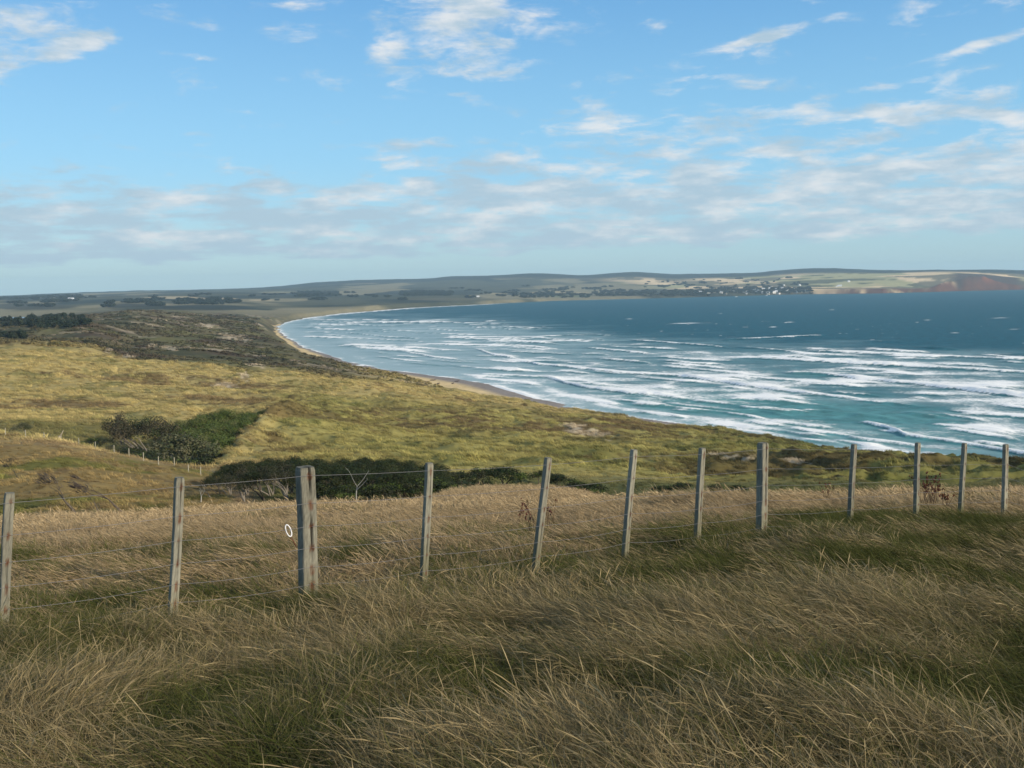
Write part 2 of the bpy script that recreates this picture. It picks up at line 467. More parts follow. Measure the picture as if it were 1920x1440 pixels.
col = mixc(col, C(.075, .085, .028), sstep(84, 92, RR) * (1 - sstep(128, 150, RR)) * sstep(430, 500, PX) * .85)
# valley floor behind the spur, greener
vf = sstep(185, 200, RR) * (1 - sstep(300, 340, RR)) * (1 - sstep(395, 430, PX))
col = mixc(col, C(.105, .10, .034), vf * .7)
# dark heath beyond the golden crest, cloud shadow put into its colour
shaded_heath = mixc(np.broadcast_to(C(.120, .105, .055), col.shape).copy(), C(.060, .062, .034), sstep(-.2, .35, fbm(X / 60, Y / 45, 4, 71) + nA * .35))
shaded_heath = mixc(shaded_heath, C(.125, .120, .050), sstep(.15, .5, fbm(X / 90, Y / 70, 4, 72)) * .7)
shaded_heath = mixc(shaded_heath, C(.085, .055, .040), sstep(.1, .45, fbm(X / 33, Y / 50, 4, 73)) * .6)
R11g = np.broadcast_to(R11[None, :], RR.shape)
bd = RR - R11g * 1.0 + nC * 60
hm = sstep(5, 70, bd) * (1 - sstep(590, 720, PX + nC * 60) * (1 - sstep(700, 1000, RR) * 0))
col = mixc(col, shaded_heath, np.maximum(hm, sstep(1050, 1300, RR)))
# blown-out sand scars
scar = sstep(.30, .42, fbm(X / 45 + Y / 60, Y / 26, 4, 81, .6)) * sstep(700, 850, RR) * (1 - sstep(2600, 3000, RR)) * (1 - sstep(60, 420, SD - 60))
col = mixc(col, C(.34, .28, .20), scar * .8)
for (sx, sy, rx, ry) in [(425, 723, 26, 7), (462, 706, 12, 9), (1105, 812, 45, 11), (1080, 800, 25, 5), (480, 685, 30, 3), (440, 632, 34, 7), (385, 612, 22, 4),
                         (295, 599, 16, 2.5), (320, 653, 16, 5), (240, 668, 14, 4), (205, 657, 10, 5), (1385, 858, 45, 5), (1500, 866, 30, 4), (1780, 905, 60, 4)]:
    q = ((PXT - sx) / rx) ** 2 + ((PYT - sy - (PXT - sx) * .12) / ry) ** 2
    col = mixc(col, C(.45, .37, .26), sstep(1.1, .2, q + nA * 1.6 + .15) * .75 * (RR > 200))
# far country
farc = np.broadcast_to(C(.075, .078, .048), col.shape).copy()
farc = mixc(farc, C(.030, .038, .028), sstep(-.1, .25, nF))
farc = mixc(farc, C(.25, .215, .125), sstep(.10, .26, fbm(X / 500 + 3, Y / 1100, 3, 91)) * .8)
past = sstep(1200, 1330, PXT + (545 - PYT) * 6) * sstep(5600, 6000, RR) * (1 - sstep(9000, 9800, RR))
pcol = mixc(np.broadcast_to(C(.72, .54, .31), col.shape).copy(), C(.38, .35, .17), sstep(-.05, .12, fbm(X / 420, Y / 700, 2, 92)))
pcol = mixc(pcol, C(.05, .055, .03), sstep(.28, .34, np.abs(fbm(X / 500, Y / 500, 2, 93)) + fbm(X / 60, Y / 60, 2, 94) * .1) * .8)
farc = mixc(farc, pcol, past)
for (sx, sy, rx, ry, c) in [(320, 558, 55, 2.6, (.42, .33, .19)), (390, 560, 60, 2, (.36, .28, .17)), (235, 566, 25, 1.5, (.25, .21, .12)),
                            (150, 580, 60, 3, (.15, .14, .08)), (490, 563, 25, 2, (.33, .27, .16)), (520, 548, 40, 1.5, (.22, .2, .12)),
                            (1040, 549, 70, 2.2, (.33, .27, .15)), (1060, 555, 45, 3, (.15, .16, .08)), (930, 551, 26, 2, (.30, .25, .14)), (850, 561, 90, 2, (.11, .10, .06)),
                            (800, 551, 55, 3.5, (.018, .028, .022)), (700, 556, 80, 3, (.05, .06, .04)), (590, 553, 40, 4, (.02, .03, .024)),
                            (250, 573, 60, 4, (.035, .04, .032)), (380, 577, 90, 5, (.03, .036, .028)), (60, 575, 90, 6, (.06, .062, .045)), (60, 561, 90, 3, (.028, .036, .028))]:
    q = ((PXT - sx) / rx) ** 2 + ((PYT - sy) / ry) ** 2
    farc = mixc(farc, C(*c), sstep(1.25, .7, q + fbm(X / 120, Y / 300, 3, 95) * .5) * .92)
# woods round the far village and on the far skyline
farc = mixc(farc, C(.020, .028, .020), sstep(1.2, .8, ((PXT - 1400) / 160) ** 2 + ((PYT - 549) / 8.5) ** 2 + fbm(X / 90, Y / 200, 3, 96) * .8) * sstep(5400, 5700, RR) * .9)
farc = mixc(farc, C(.024, .030, .024), sstep(9200, 10000, RR))
redm = sstep(.0, .3, fbm(X / 90, Y / 90, 3, 97) + (head > .12) * .25 + (PXT > 1780) * .12 - .08) * sstep(1780, 1815, PXT) * sstep(6300, 6500, RR) * (1 - sstep(7600, 7800, RR))
farc = mixc(farc, C(.075, .055, .040), sstep(.12, .3, head) * (RR < 7700))
rocky = np.exp(-((PX - 1850) / 72) ** 2) * (SD < 900) * (RR > 6000)
farc = mixc(farc, C(.080, .055, .040), sstep(.3, .6, rocky))
farc = mixc(farc, C(.26, .095, .045), redm * .8 * (1 - .75 * sstep(.2, .5, head) * sstep(-.1, .2, fbm(X / 70, Y / 70, 3, 99) + .1)))
col = mixc(col, farc, sstep(2300, 3300, RR))
col = mixc(col, C(.11, .050, .030), cl * sstep(95, 50, SD) * sstep(-.6, -.1, fbm(X / 60, Y / 60, 3, 98) + .1))
# sand: dry above, wet by the water
sandm = (1 - sstep(W * .9, W * 1.12, SD)) * (RR > 290) * (1 - cl) * (RR < 2500)
wet = 1 - sstep(W * .25, W * .55, SD)
sandc = mixc(np.broadcast_to(C(.60, .45, .23), col.shape).copy(), C(.235, .205, .180), wet)
col = mixc(col, sandc, sandm)
veg = (1 - sandm)


def grid_faces(nr, na):
    i = np.arange(nr - 1)[:, None] * na + np.arange(na - 1)[None, :]
    return np.stack([i, i + 1, i + 1 + na, i + na], -1).reshape(-1, 4)


def fast_mesh(name, co, quads, smooth=True):
    me = bpy.data.meshes.new(name)
    co = np.ascontiguousarray(co, np.float32); quads = np.ascontiguousarray(quads, np.int32)
    k = quads.shape[1]
    me.vertices.add(len(co)); me.vertices.foreach_set('co', co.ravel())
    me.loops.add(quads.size); me.loops.foreach_set('vertex_index', quads.ravel())
    me.polygons.add(len(quads))
    me.polygons.foreach_set('loop_start', np.arange(0, quads.size, k, dtype=np.int32))
    me.polygons.foreach_set('loop_total', np.full(len(quads), k, np.int32))
    me.update(calc_edges=True)
    me.polygons.foreach_set('use_smooth', np.full(len(quads), smooth, bool))
    return me


def set_col(me, name, c):
    at = me.color_attributes.new(name, 'FLOAT_COLOR', 'POINT')
    c = np.asarray(c, np.float32)
    at.data.foreach_set('color', np.concatenate([c, np.ones((len(c), 1), np.float32)], 1).ravel())


def set_f(me, name, v):
    at = me.attributes.new(name, 'FLOAT', 'POINT')
    at.data.foreach_set('value', np.ascontiguousarray(v, np.float32).ravel())


def obj(name, me, mat=None, parent=None):
    o = bpy.data.objects.new(name, me)
    if mat is not None and me is not None and not me.materials:
        me.materials.append(mat)
    COL.objects.link(o)
    if parent is not None: o.parent = parent
    return o


def tag(o, label=None, cat=None, group=None, kind=None):
    if label: o['label'] = label
    if cat: o['category'] = cat
    if group: o['group'] = group
    if kind: o['kind'] = kind
    return o


def pymesh(name, verts, faces, smooth=False):
    me = bpy.data.meshes.new(name)
    me.from_pydata([tuple(v) for v in verts], [], faces)
    if smooth: me.polygons.foreach_set('use_smooth', np.ones(len(me.polygons), bool))
    me.update()
    return me


def new_mat(name):
    m = bpy.data.materials.new(name)
    m.use_nodes = True
    t = NT(m.node_tree)
    for n in list(t.n): t.n.remove(n)
    o = t.new('ShaderNodeOutputMaterial')
    p = t.new('ShaderNodeBsdfPrincipled')
    t.l.new(p.outputs[0], o.inputs[0])
    p.inputs['Roughness'].default_value = 0.9
    p.inputs['Specular IOR Level'].default_value = 0.1
    return m, t, p


# ------------------------------------------------------------------ ground
gm_, t, p = new_mat("ground_cover")
at = t.new('ShaderNodeAttribute', attribute_name='tint')
geo = t.new('ShaderNodeNewGeometry')
pos = geo.outputs['Position']
nz1 = t.noise(pos, 1.1, 5, 0.65)
nz2 = t.noise(pos, 0.16, 5, 0.65)
nz3 = t.noise(pos, 0.012, 5, 0.6)
f = t.math('ADD', t.math('MULTIPLY', nz1, 0.7), t.math('ADD', t.math('MULTIPLY', nz2, 0.7), t.math('MULTIPLY', nz3, 0.5)))
f = t.ramp(f, 0.65, 1.25, 0.62, 1.38, False)
vm = t.new('ShaderNodeVectorMath', operation='SCALE')
t.l.new(at.outputs['Color'], vm.inputs[0]); t.put(vm.inputs['Scale'], f)
t.l.new(vm.outputs[0], p.inputs['Base Color'])
bmp = t.new('ShaderNodeBump')
bmp.inputs['Strength'].default_value = 0.6
bmp.inputs['Distance'].default_value = 0.5
t.l.new(t.math('ADD', nz2, t.math('MULTIPLY', nz1, 0.35)), bmp.inputs['Height'])
t.l.new(bmp.outputs[0], p.inputs['Normal'])
p.inputs['Specular IOR Level'].default_value = 0.02
co = np.stack([X, Y, ZT], -1).reshape(-1, 3)
me = fast_mesh("ground", co, grid_faces(NR, NA))
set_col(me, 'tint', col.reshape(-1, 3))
ground = tag(obj("ground", me, gm_), kind='structure')
del co


def ground_z(x, y):
    x = np.asarray(x, float); y = np.asarray(y, float)
    a = np.arctan2(x, y); r = np.hypot(x, y)
    j = np.clip(np.searchsorted(AZG, a) - 1, 0, NA - 2); i = np.clip(np.searchsorted(RG, r) - 1, 0, NR - 2)
    u = np.clip((a - AZG[j]) / (AZG[j + 1] - AZG[j]), 0, 1); v = np.clip((r - RG[i]) / (RG[i + 1] - RG[i]), 0, 1)
    return ((ZT[i, j] * (1 - u) + ZT[i, j + 1] * u) * (1 - v) + (ZT[i + 1, j] * (1 - u) + ZT[i + 1, j + 1] * u) * v)


def hit(px, py, rmin=3.0, rmax=15000):
    """first point of the ground on a sight line, not nearer than rmin"""
    a, s = ray(px, py)
    rs = RG[(RG >= rmin) & (RG <= rmax)]
    rs = np.sort(np.concatenate([rs, (rs[1:] + rs[:-1]) / 2]))
    z = ground_z(rs * math.sin(a), rs * math.cos(a))
    k = np.nonzero(z >= CAMZ + s * rs)[0]
    r = rs[k[0]] if len(k) else rs[np.argmax(z - (CAMZ + s * rs))]
    return Vector((r * math.sin(a), r * math.cos(a), float(ground_z(r * math.sin(a), r * math.cos(a)))))


def at_range(px, r, py=720):
    a, _ = ray(px, py)
    x, y = r * math.sin(a), r * math.cos(a)
    return Vector((x, y, float(ground_z(x, y))))


# ------------------------------------------------------------------ sea
wa = np.concatenate([np.linspace(ray(470, 600)[0], AZR, 560), AZR + step_out]); wa = wa[wa < 2.9]
tt = np.concatenate([np.arange(0.27, 0.215, -0.004), np.arange(0.2145, 0.012, -0.00048), np.geomspace(0.012, 0.0049, 40)])
wr = CAMZ / tt
WR, WA = np.meshgrid(wr, wa, indexing='ij')
WX = WR * np.sin(WA); WY = WR * np.cos(WA)
WPX, WPY = to_px(WX, WY, np.zeros_like(WX))
WSD = -bay_sdf(WX, WY)                          # distance out to sea
H = fbm(WX / 38, WY / 13, 3, 101) * 0.34 * sstep(10, 120, WSD) + fbm(WX / 9, WY / 4, 2, 102) * 0.10
foam = np.zeros_like(WX); face = np.zeros_like(WX)
# edge of the surf zone (foot of the deep blue)
edge = np.interp(WPX, [500, 560, 700, 850, 1000, 1200, 1400, 1600, 1750, 1920, 2100], [596, 594, 593, 598, 610, 632, 640, 648, 655, 663, 668])
warp = fbm(WX / 90, WY / 60, 3, 103)
surf = sstep(-14, 26, WPY - edge + warp * 16)
band = fbm(WX / 70 + WY / 300, WY / 26 + WX / 160, 4, 104, .55)
foam += surf * (.10 + .50 * band - .07 * sstep(1200, 1500, WPX)) - surf * .06 * (1 - sstep(850, 1300, WPX))
def blob(px, py, rx, ry, s, tilt=.06):
    q = ((WPX - px) / rx) ** 2 + ((WPY - py - (WPX - px) * tilt) / ry) ** 2
    return s * np.exp(-q)
foam += blob(1700, 705, 330, 30, .28) + blob(1400, 715, 150, 22, .35, .1) + blob(1780, 735, 250, 22, .38, .08) + blob(1850, 800, 160, 34, .42)
foam += blob(1200, 735, 170, 18, .35, .1) + blob(1350, 745, 140, 20, .3) + blob(1100, 760, 120, 14, .2, .15) + blob(1450, 790, 120, 12, .35, -.02)
foam += blob(1650, 680, 260, 12, .25) + blob(950, 655, 120, 10, .25) + blob(1050, 700, 120, 10, .2) + blob(1350, 800, 90, 10, .4, .2)
foam -= blob(1560, 775, 230, 14, .60, .05) + blob(1330, 765, 110, 12, .25) + blob(1700, 770, 160, 10, .4) + blob(1500, 703, 60, 6, .4) + blob(1550, 840, 190, 18, .22, .1)
foam -= blob(820, 690, 110, 14, .28, .05) + blob(1040, 648, 60, 5, .5, .02) + blob(1330, 642, 60, 4, .4) + blob(1750, 655, 50, 5, .5) + blob(700, 620, 50, 4, .3)
foam -= blob(880, 640, 200, 5, .15) + blob(1420, 640, 90, 3, .4)
WAVES = [
    # crest points, height, foam spread behind
    ([(1023, 708), (1040, 712), (1060, 719), (1100, 727), (1140, 732), (1180, 738), (1230, 743), (1290, 749)], 2.4, 1.0),
    ([(967, 677), (1015, 684), (1073, 690), (1173, 700), (1280, 706), (1347, 715), (1400, 723), (1447, 730), (1500, 737), (1560, 745), (1613, 750)], 2.3, 1.0),
    ([(1467, 699), (1547, 703), (1613, 710), (1680, 717), (1780, 728), (1850, 736), (1913, 742), (2000, 752)], 2.6, 1.0),
    ([(1423, 670), (1513, 677), (1613, 682), (1747, 690), (1897, 698), (2000, 703)], 2.4, .9),
    ([(1503, 658), (1613, 662), (1713, 667), (1900, 674), (2000, 676)], 2.2, .8),
    ([(1117, 673), (1173, 677), (1223, 682)], 2.2, .7), ([(1090, 652), (1157, 658), (1223, 664)], 2.2, .8),
    ([(947, 637), (1007, 643), (1060, 648)], 2.2, .8), ([(1180, 638), (1240, 642), (1280, 645), (1363, 652)], 2.2, .8),
    ([(1350, 638), (1447, 634), (1557, 629)], 2.4, .8), ([(888, 653), (923, 666), (973, 673)], 2.4, 1.0),
    ([(743, 658), (807, 669), (873, 677)], 1.8, .8), ([(923, 690), (987, 698)], 1.6, .7), ([(797, 617), (873, 622)], 2.2, .8),
    ([(773, 602), (847, 600)], 2.6, .8), ([(900, 603), (980, 601)], 2.6, .8), ([(640, 623), (723, 632), (800, 636)], 1.8, .7),
    ([(703, 652), (770, 660)], 1.5, .7), ([(1007, 632), (1107, 628), (1160, 630)], 2.3, .6), ([(1376, 763), (1430, 770), (1510, 775)], 1.8, 1.0),
    ([(1603, 793), (1625, 795), (1653, 800), (1697, 818), (1780, 830), (1850, 842), (1913, 852), (2000, 866)], 2.0, 1.0),
    ([(1720, 652), (1800, 656)], 2.4, .2), ([(920, 722), (957, 733), (1007, 747)], 1.0, 1.0), ([(640, 607), (720, 612), (790, 610)], 1.6, .6),
    ([(560, 617), (640, 612)], 1.2, .6), ([(830, 630), (900, 634)], 1.8, .6), ([(1240, 676), (1300, 682), (1360, 684)], 1.8, .7),
    ([(1560, 690), (1640, 694), (1700, 699)], 1.2, .3), ([(1100, 697), (1180, 702)], 1.2, .6), ([(1800, 775), (1880, 781), (1960, 786)], 1.2, .8),
    ([(860, 612), (960, 618), (1040, 616)], 2.0, .6), ([(1620, 640), (1700, 643)], 2.0, .25), ([(700, 668), (760, 676), (810, 681)], 1.0, .7),
]
wr_ = random.Random(31)
for _ in range(170):                              # lesser breakers between the big ones, lying the same way
    px = 560 + 1340 * wr_.random() ** 1.35; e_ = float(np.interp(px, [500, 560, 700, 850, 1000, 1200, 1400, 1600, 1750, 1920], [598, 597, 598, 604, 614, 636, 644, 652, 659, 667]))
    lo_ = float(np.interp(px, [560, 640, 800, 930, 1140, 1350, 1600, 1900], [640, 668, 698, 718, 765, 805, 845, 880]))
    py = e_ + (lo_ - e_) * wr_.random() ** 1.3; L_ = wr_.uniform(35, 170); sl = np.interp(py, [600, 700, 850], [.01, .07, .16]) + wr_.uniform(-.03, .03)
    WAVES.append(([(px, py), (px + L_ * .5, py + L_ * .5 * sl + wr_.uniform(-1, 1)), (px + L_, py + L_ * sl)], wr_.uniform(.7, 1.6), wr_.uniform(.45, .85)))
for wi, (pts, hgt, fs) in enumerate(WAVES):
    ra = []; aa = []
    for (px, py) in pts:
        a, s = ray(px, py); aa.append(a); ra.append(-CAMZ / s)
    rc = np.interp(WA, aa, ra)
    inx = sstep(aa[0] - .004, aa[0] + .012, WA) * (1 - sstep(aa[-1] - .015, aa[-1] + .006, WA))
    rag = fbm(WX / 14 + wi * 7, WY * 0 + wi * 3.3, 3, 105)
    s = WR - rc + rag * 5.0 * np.clip(rc / 700, .5, 1.6)
    wid = np.clip(rc / 70, 7, 22)
    prof = np.where(s > 0, np.exp(-(s / wid) ** 2), np.exp(-(s / (wid * .30)) ** 2))
    H += inx * hgt * prof * (.85 + .3 * rag)
    fr = np.where(s > -wid * .10, np.exp(-np.maximum(s, 0) / (wid * 1.1)), np.exp(-((s + wid * .10) / (wid * .22)) ** 2))
    foam += inx * fs * fr * (.95 + .35 * rag)
    tail = np.where(s > 0, np.exp(-s / (wid * 5)), 0)
    foam += inx * fs * tail * .20
    fc = np.exp(-((s + wid * .42) / (wid * .30)) ** 2) * inx
    foam -= fc * .30 * (1 - .3 * fs); face = np.maximum(face, fc)
# swash along the beach
tot_sw = np.exp(-np.maximum(WSD, 0) / 7.0) + .75 * np.exp(-((WSD - 26 - warp * 14) / 7) ** 2) * sstep(560, 760, WPX)
foam += tot_sw * sstep(6, 60, WR - 300) * (1 - sstep(3000, 5000, WR)) * (.75 + .5 * fbm(WX / 18, WY / 18, 3, 106))
foam += sstep(1500, 4500, WR) * (1 - sstep(900, 1000, WPX)) * np.exp(-WSD / 90.) * .8
foam += np.exp(-((WPX - 1835) / 30) ** 2) * np.exp(-np.maximum(WSD, 0) / 45) * .9 * (WR > 5000) + np.exp(-((WPX - 1885) / 10) ** 2) * np.exp(-np.maximum(WSD, 0) / 45) * .9 * (WR > 5000)
# whitecaps out on the blue
cap = fbm(WX / 16 + 4, WY / 9, 3, 107, .6)
foam += sstep(.56, .70, cap) * .55 * (1 - surf) * (1 - sstep(1500, 3600, WR) * .7) * sstep(60, 200, WSD)
for (px, py, rx, ry) in [(1480, 604, 14, 1.3), (1290, 606, 45, 1.6), (1180, 598, 10, 1.2), (1450, 613, 10, 1), (1740, 600, 9, 1), (1560, 581, 8, .9), (1790, 624, 13, 1.2),
                         (1875, 596, 25, 1), (1900, 617, 18, 1), (1240, 621, 4, 1.2), (1720, 604, 5, 1), (1350, 588, 5, 1.1), (1100, 640, 10, 1)]:
    foam += blob(px, py, rx * .9, ry * .8, .75, -.02)
shal = surf * .35 + sstep(150, 0, WSD) * .35 * sstep(1500, 700, WR) + blob(1560, 776, 330, 28, .7) + blob(1400, 760, 200, 40, .35) + blob(1650, 840, 250, 45, .35) + blob(1500, 704, 80, 8, .3)
sm, t, p = new_mat("sea_water")
fa = t.new('ShaderNodeAttribute', attribute_name='foam').outputs['Fac']
sh = t.new('ShaderNodeAttribute', attribute_name='shallow').outputs['Fac']
geo = t.new('ShaderNodeNewGeometry'); pos = geo.outputs['Position']
mp = t.new('ShaderNodeMapping'); t.l.new(pos, mp.inputs[0]); mp.inputs['Scale'].default_value = (0.9, 0.7, 1.0); mp.inputs['Rotation'].default_value = (0, 0, -.25)
q1 = t.noise(mp.outputs[0], 0.045, 9, 0.72, 0.6)
q2 = t.noise(mp.outputs[0], 0.40, 5, 0.7, 0.3)
fo = t.math('ADD', fa, t.math('ADD', t.math('MULTIPLY', t.math('SUBTRACT', q1, .5), 1.9), t.math('MULTIPLY', t.math('SUBTRACT', q2, .5), 1.2)))
fmask = t.ramp(fo, 0.26, 1.0)
deep = t.mix(t.ramp(sh, 0.0, 1.0, smooth=False), (0.002, 0.078, 0.102, 1), (0.085, 0.245, 0.240, 1))
deep = t.mix(t.math('MULTIPLY', t.math('SUBTRACT', q1, .3), 1.0, clamp=True), deep, t.mix(.5, deep, (0.004, 0.03, 0.06, 1)))
dvar = t.new('ShaderNodeVectorMath', operation='SCALE'); t.l.new(deep, dvar.inputs[0]); t.put(dvar.inputs['Scale'], t.ramp(t.noise(mp.outputs[0], 0.09, 5, 0.7), .3, .7, .62, 1.42, False)); deep = dvar.outputs[0]
mk = t.new('ShaderNodeAttribute', attribute_name='milk').outputs['Fac']
deep = t.mix(mk, deep, (0.36, 0.47, 0.48, 1))
t.l.new(t.mix(fmask, deep, (0.92, 0.91, 0.86, 1)), p.inputs['Base Color'])
t.l.new(t.mix(fmask, 0.5, 0.9, 'FLOAT'), p.inputs['Roughness'])
p.inputs['IOR'].default_value = 1.33
t.l.new(t.mix(fmask, 0.10, 0.05, 'FLOAT'), p.inputs['Specular IOR Level'])
mp2 = t.new('ShaderNodeMapping'); t.l.new(pos, mp2.inputs[0]); mp2.inputs['Scale'].default_value = (0.45, 1.2, 1.0)
hb = t.math('ADD', t.noise(mp2.outputs[0], 0.35, 6, 0.7), t.math('MULTIPLY', fmask, .25))
bmp = t.new('ShaderNodeBump'); bmp.inputs['Strength'].default_value = 0.9; bmp.inputs['Distance'].default_value = 0.9
t.l.new(hb, bmp.inputs['Height']); t.l.new(bmp.outputs[0], p.inputs['Normal'])
me = fast_mesh("sea", np.stack([WX, WY, H], -1).reshape(-1, 3), grid_faces(len(wr), len(wa)))
milk = surf * (.30 + .42 * (1 - sstep(850, 1300, WPX)) + .35 * band + .22 * sstep(.3, .9, foam)) - face * .45 - blob(1560, 776, 300, 24, .35)
milk += sstep(60, 0, WSD) * .4 * (WR < 3500)
set_f(me, 'milk', np.clip(milk, 0, .85)); set_f(me, 'foam', np.clip(foam, -1, 2)); set_f(me, 'shallow', np.clip(shal, 0, 1))
sea = tag(obj("sea", me, sm), kind='structure')

# ------------------------------------------------------------------ air
hz = bpy.data.meshes.new("haze")
HB = 17150
x0, x1, y0, y1, z0, z1 = -HB, HB, -HB, HB, -60, 330
vs = [(x0, y0, z0), (x1, y0, z0), (x1, y1, z0), (x0, y1, z0), (x0, y0, z1), (x1, y0, z1), (x1, y1, z1), (x0, y1, z1)]
hz.from_pydata(vs, [], [(0, 3, 2, 1), (4, 5, 6, 7), (0, 1, 5, 4), (1, 2, 6, 5), (2, 3, 7, 6), (3, 0, 4, 7)])
hm_ = bpy.data.materials.new("haze_air"); hm_.use_nodes = True
t = NT(hm_.node_tree)
for n in list(t.n): t.n.remove(n)
o_ = t.new('ShaderNodeOutputMaterial')
pv = t.new('ShaderNodeVolumePrincipled')
pv.inputs['Color'].default_value = (0.56, 0.82, 1.0, 1)
pv.inputs['Density'].default_value = HAZE_DENSITY
t.l.new(pv.outputs[0], o_.inputs['Volume'])
tag(obj("haze", hz, hm_), kind='stuff')


# ------------------------------------------------------------------ mesh building helpers
class MB:
    def __init__(s):
        s.v = []; s.f = []; s.c = []
    def add(s, vs, fs, c=(1, 1, 1)):
        o = len(s.v)
        s.v += [tuple(q) for q in vs]
        s.f += [tuple(i + o for i in f) for f in fs]
        s.c += [c] * len(vs)
    def tube(s, pts, rad, n=5, c=(1, 1, 1), cap=True):
        pts = [Vector(p) for p in pts]; o = len(s.v); m = len(pts)
        for k, p in enumerate(pts):
            d = (pts[min(k + 1, m - 1)] - pts[max(k - 1, 0)])
            if d.length < 1e-9: d = Vector((0, 0, 1))
            d.normalize()
            u = d.cross(Vector((0, 1, 0.13))); u.normalize(); v = d.cross(u)
            r = rad[k] if isinstance(rad, (list, tuple)) else rad
            for i in range(n):
                a = 2 * math.pi * i / n
                s.v.append(tuple(p + u * (math.cos(a) * r) + v * (math.sin(a) * r))); s.c.append(c)
        for k in range(m - 1):
            for i in range(n):
                a = o + k * n + i; b = o + k * n + (i + 1) % n
                s.f.append((a, b, b + n, a + n))
        if cap:
            s.f.append(tuple(o + (m - 1) * n + i for i in range(n)))
            s.f.append(tuple(o + i for i in reversed(range(n))))
    def box(s, lo, hi, c=(1, 1, 1)):
        x0, y0, z0 = lo; x1, y1, z1 = hi
        s.add([(x0, y0, z0), (x1, y0, z0), (x1, y1, z0), (x0, y1, z0), (x0, y0, z1), (x1, y0, z1), (x1, y1, z1), (x0, y1, z1)],
              [(0, 3, 2, 1), (4, 5, 6, 7), (0, 1, 5, 4), (1, 2, 6, 5), (2, 3, 7, 6), (3, 0, 4, 7)], c)
    def mesh(s, name, smooth=False):
        me = pymesh(name, s.v, s.f, smooth)
        set_col(me, 'tint', s.c)
        return me


def vcol_mat(name, rough=.9, nscale=8.0, lo=.75, hi=1.25, stretch=(1, 1, 1), bump=0.0, trans=0.0, spec=.1):
    m, t, p = new_mat(name)
    at = t.new('ShaderNodeAttribute', attribute_name='tint')
    tcn = t.new('ShaderNodeTexCoord')
    mpn = t.new('ShaderNodeMapping'); t.l.new(tcn.outputs['Object'], mpn.inputs[0]); mpn.inputs['Scale'].default_value = stretch
    nz = t.noise(mpn.outputs[0], nscale, 5, 0.65)
    vm = t.new('ShaderNodeVectorMath', operation='SCALE')
    t.l.new(at.outputs['Color'], vm.inputs[0]); t.put(vm.inputs['Scale'], t.ramp(nz, .3, .7, lo, hi, False))
    t.l.new(vm.outputs[0], p.inputs['Base Color'])
    p.inputs['Roughness'].default_value = rough
    p.inputs['Specular IOR Level'].default_value = spec
    if bump:
        b = t.new('ShaderNodeBump'); b.inputs['Strength'].default_value = bump; b.inputs['Distance'].default_value = .01
        t.l.new(nz, b.inputs['Height']); t.l.new(b.outputs[0], p.inputs['Normal'])
    return m


M_LEAF = vcol_mat("foliage", .8, .9, .65, 1.35, spec=.15)
M_BARK = vcol_mat("bark", .95, 6, .6, 1.3)
M_WOOD = vcol_mat("weathered_timber", .92, 9, .72, 1.25, (6, 6, .55), .9)
M_WIRE, t, p = new_mat("galvanised_wire")
p.inputs['Base Color'].default_value = (.19, .19, .20, 1); p.inputs['Roughness'].default_value = .55; p.inputs['Metallic'].default_value = .35
M_PLAIN = vcol_mat("painted_surface", .8, 3, .92, 1.08)

# ------------------------------------------------------------------ near fence of split timber posts
# (x, y of the foot in the photograph, x, y of the top, depth, width along the fence, thickness)
POSTS = [
    (5, 1196, 19, 924, 8.35, .078, .06), (322, 1168, 338, 895, 9.17, .082, .07), (578, 1132, 573, 875, 9.9, .165, .15),
    (796, 1068, 804, 868, 10.7, .080, .065), (1006, 1052, 1027, 858, 11.67, .078, .07), (1173, 1028, 1188, 843, 12.46, .078, .07),
    (1308, 1004, 1316, 840, 13.16, .082, .07), (1427, 998, 1431, 830, 13.88, .13, .12), (1594, 980, 1601, 833, 15.1, .080, .07),
    (1717, 966, 1721, 830, 16.07, .082, .07), (1801, 964, 1808, 831, 16.9, .082, .07), (1882, 964, 1886, 833, 17.65, .11, .07)]
FDIR = Vector((12.5, 9.4, 0)).normalized()
FANG = math.atan2(FDIR.y, FDIR.x)
FN = Vector((FDIR.y, -FDIR.x, 0))               # faces the viewer


def on_depth(px, py, dep):
    v = R3 @ np.array([(px - 960) / F, -(py - 720) / F, -1.0])
    v = v * (dep / v[1])
    return Vector((v[0], v[1], v[2] + CAMZ))


WOFF = [.075, .345, .57, .78, .97, 1.14]
POST_LABELS = {2: "thick pale strainer post with a crack down its face", 7: "thick timber post with branching dark cracks"}
fence = bpy.data.objects.new("wire_fence", None); COL.objects.link(fence)
fence.location = on_depth(1006, 1052, 11.67)
tag(fence, "wire fence of weathered grey timber posts crossing the tall dry grass in front", "fence")
FO = fence.location.copy()


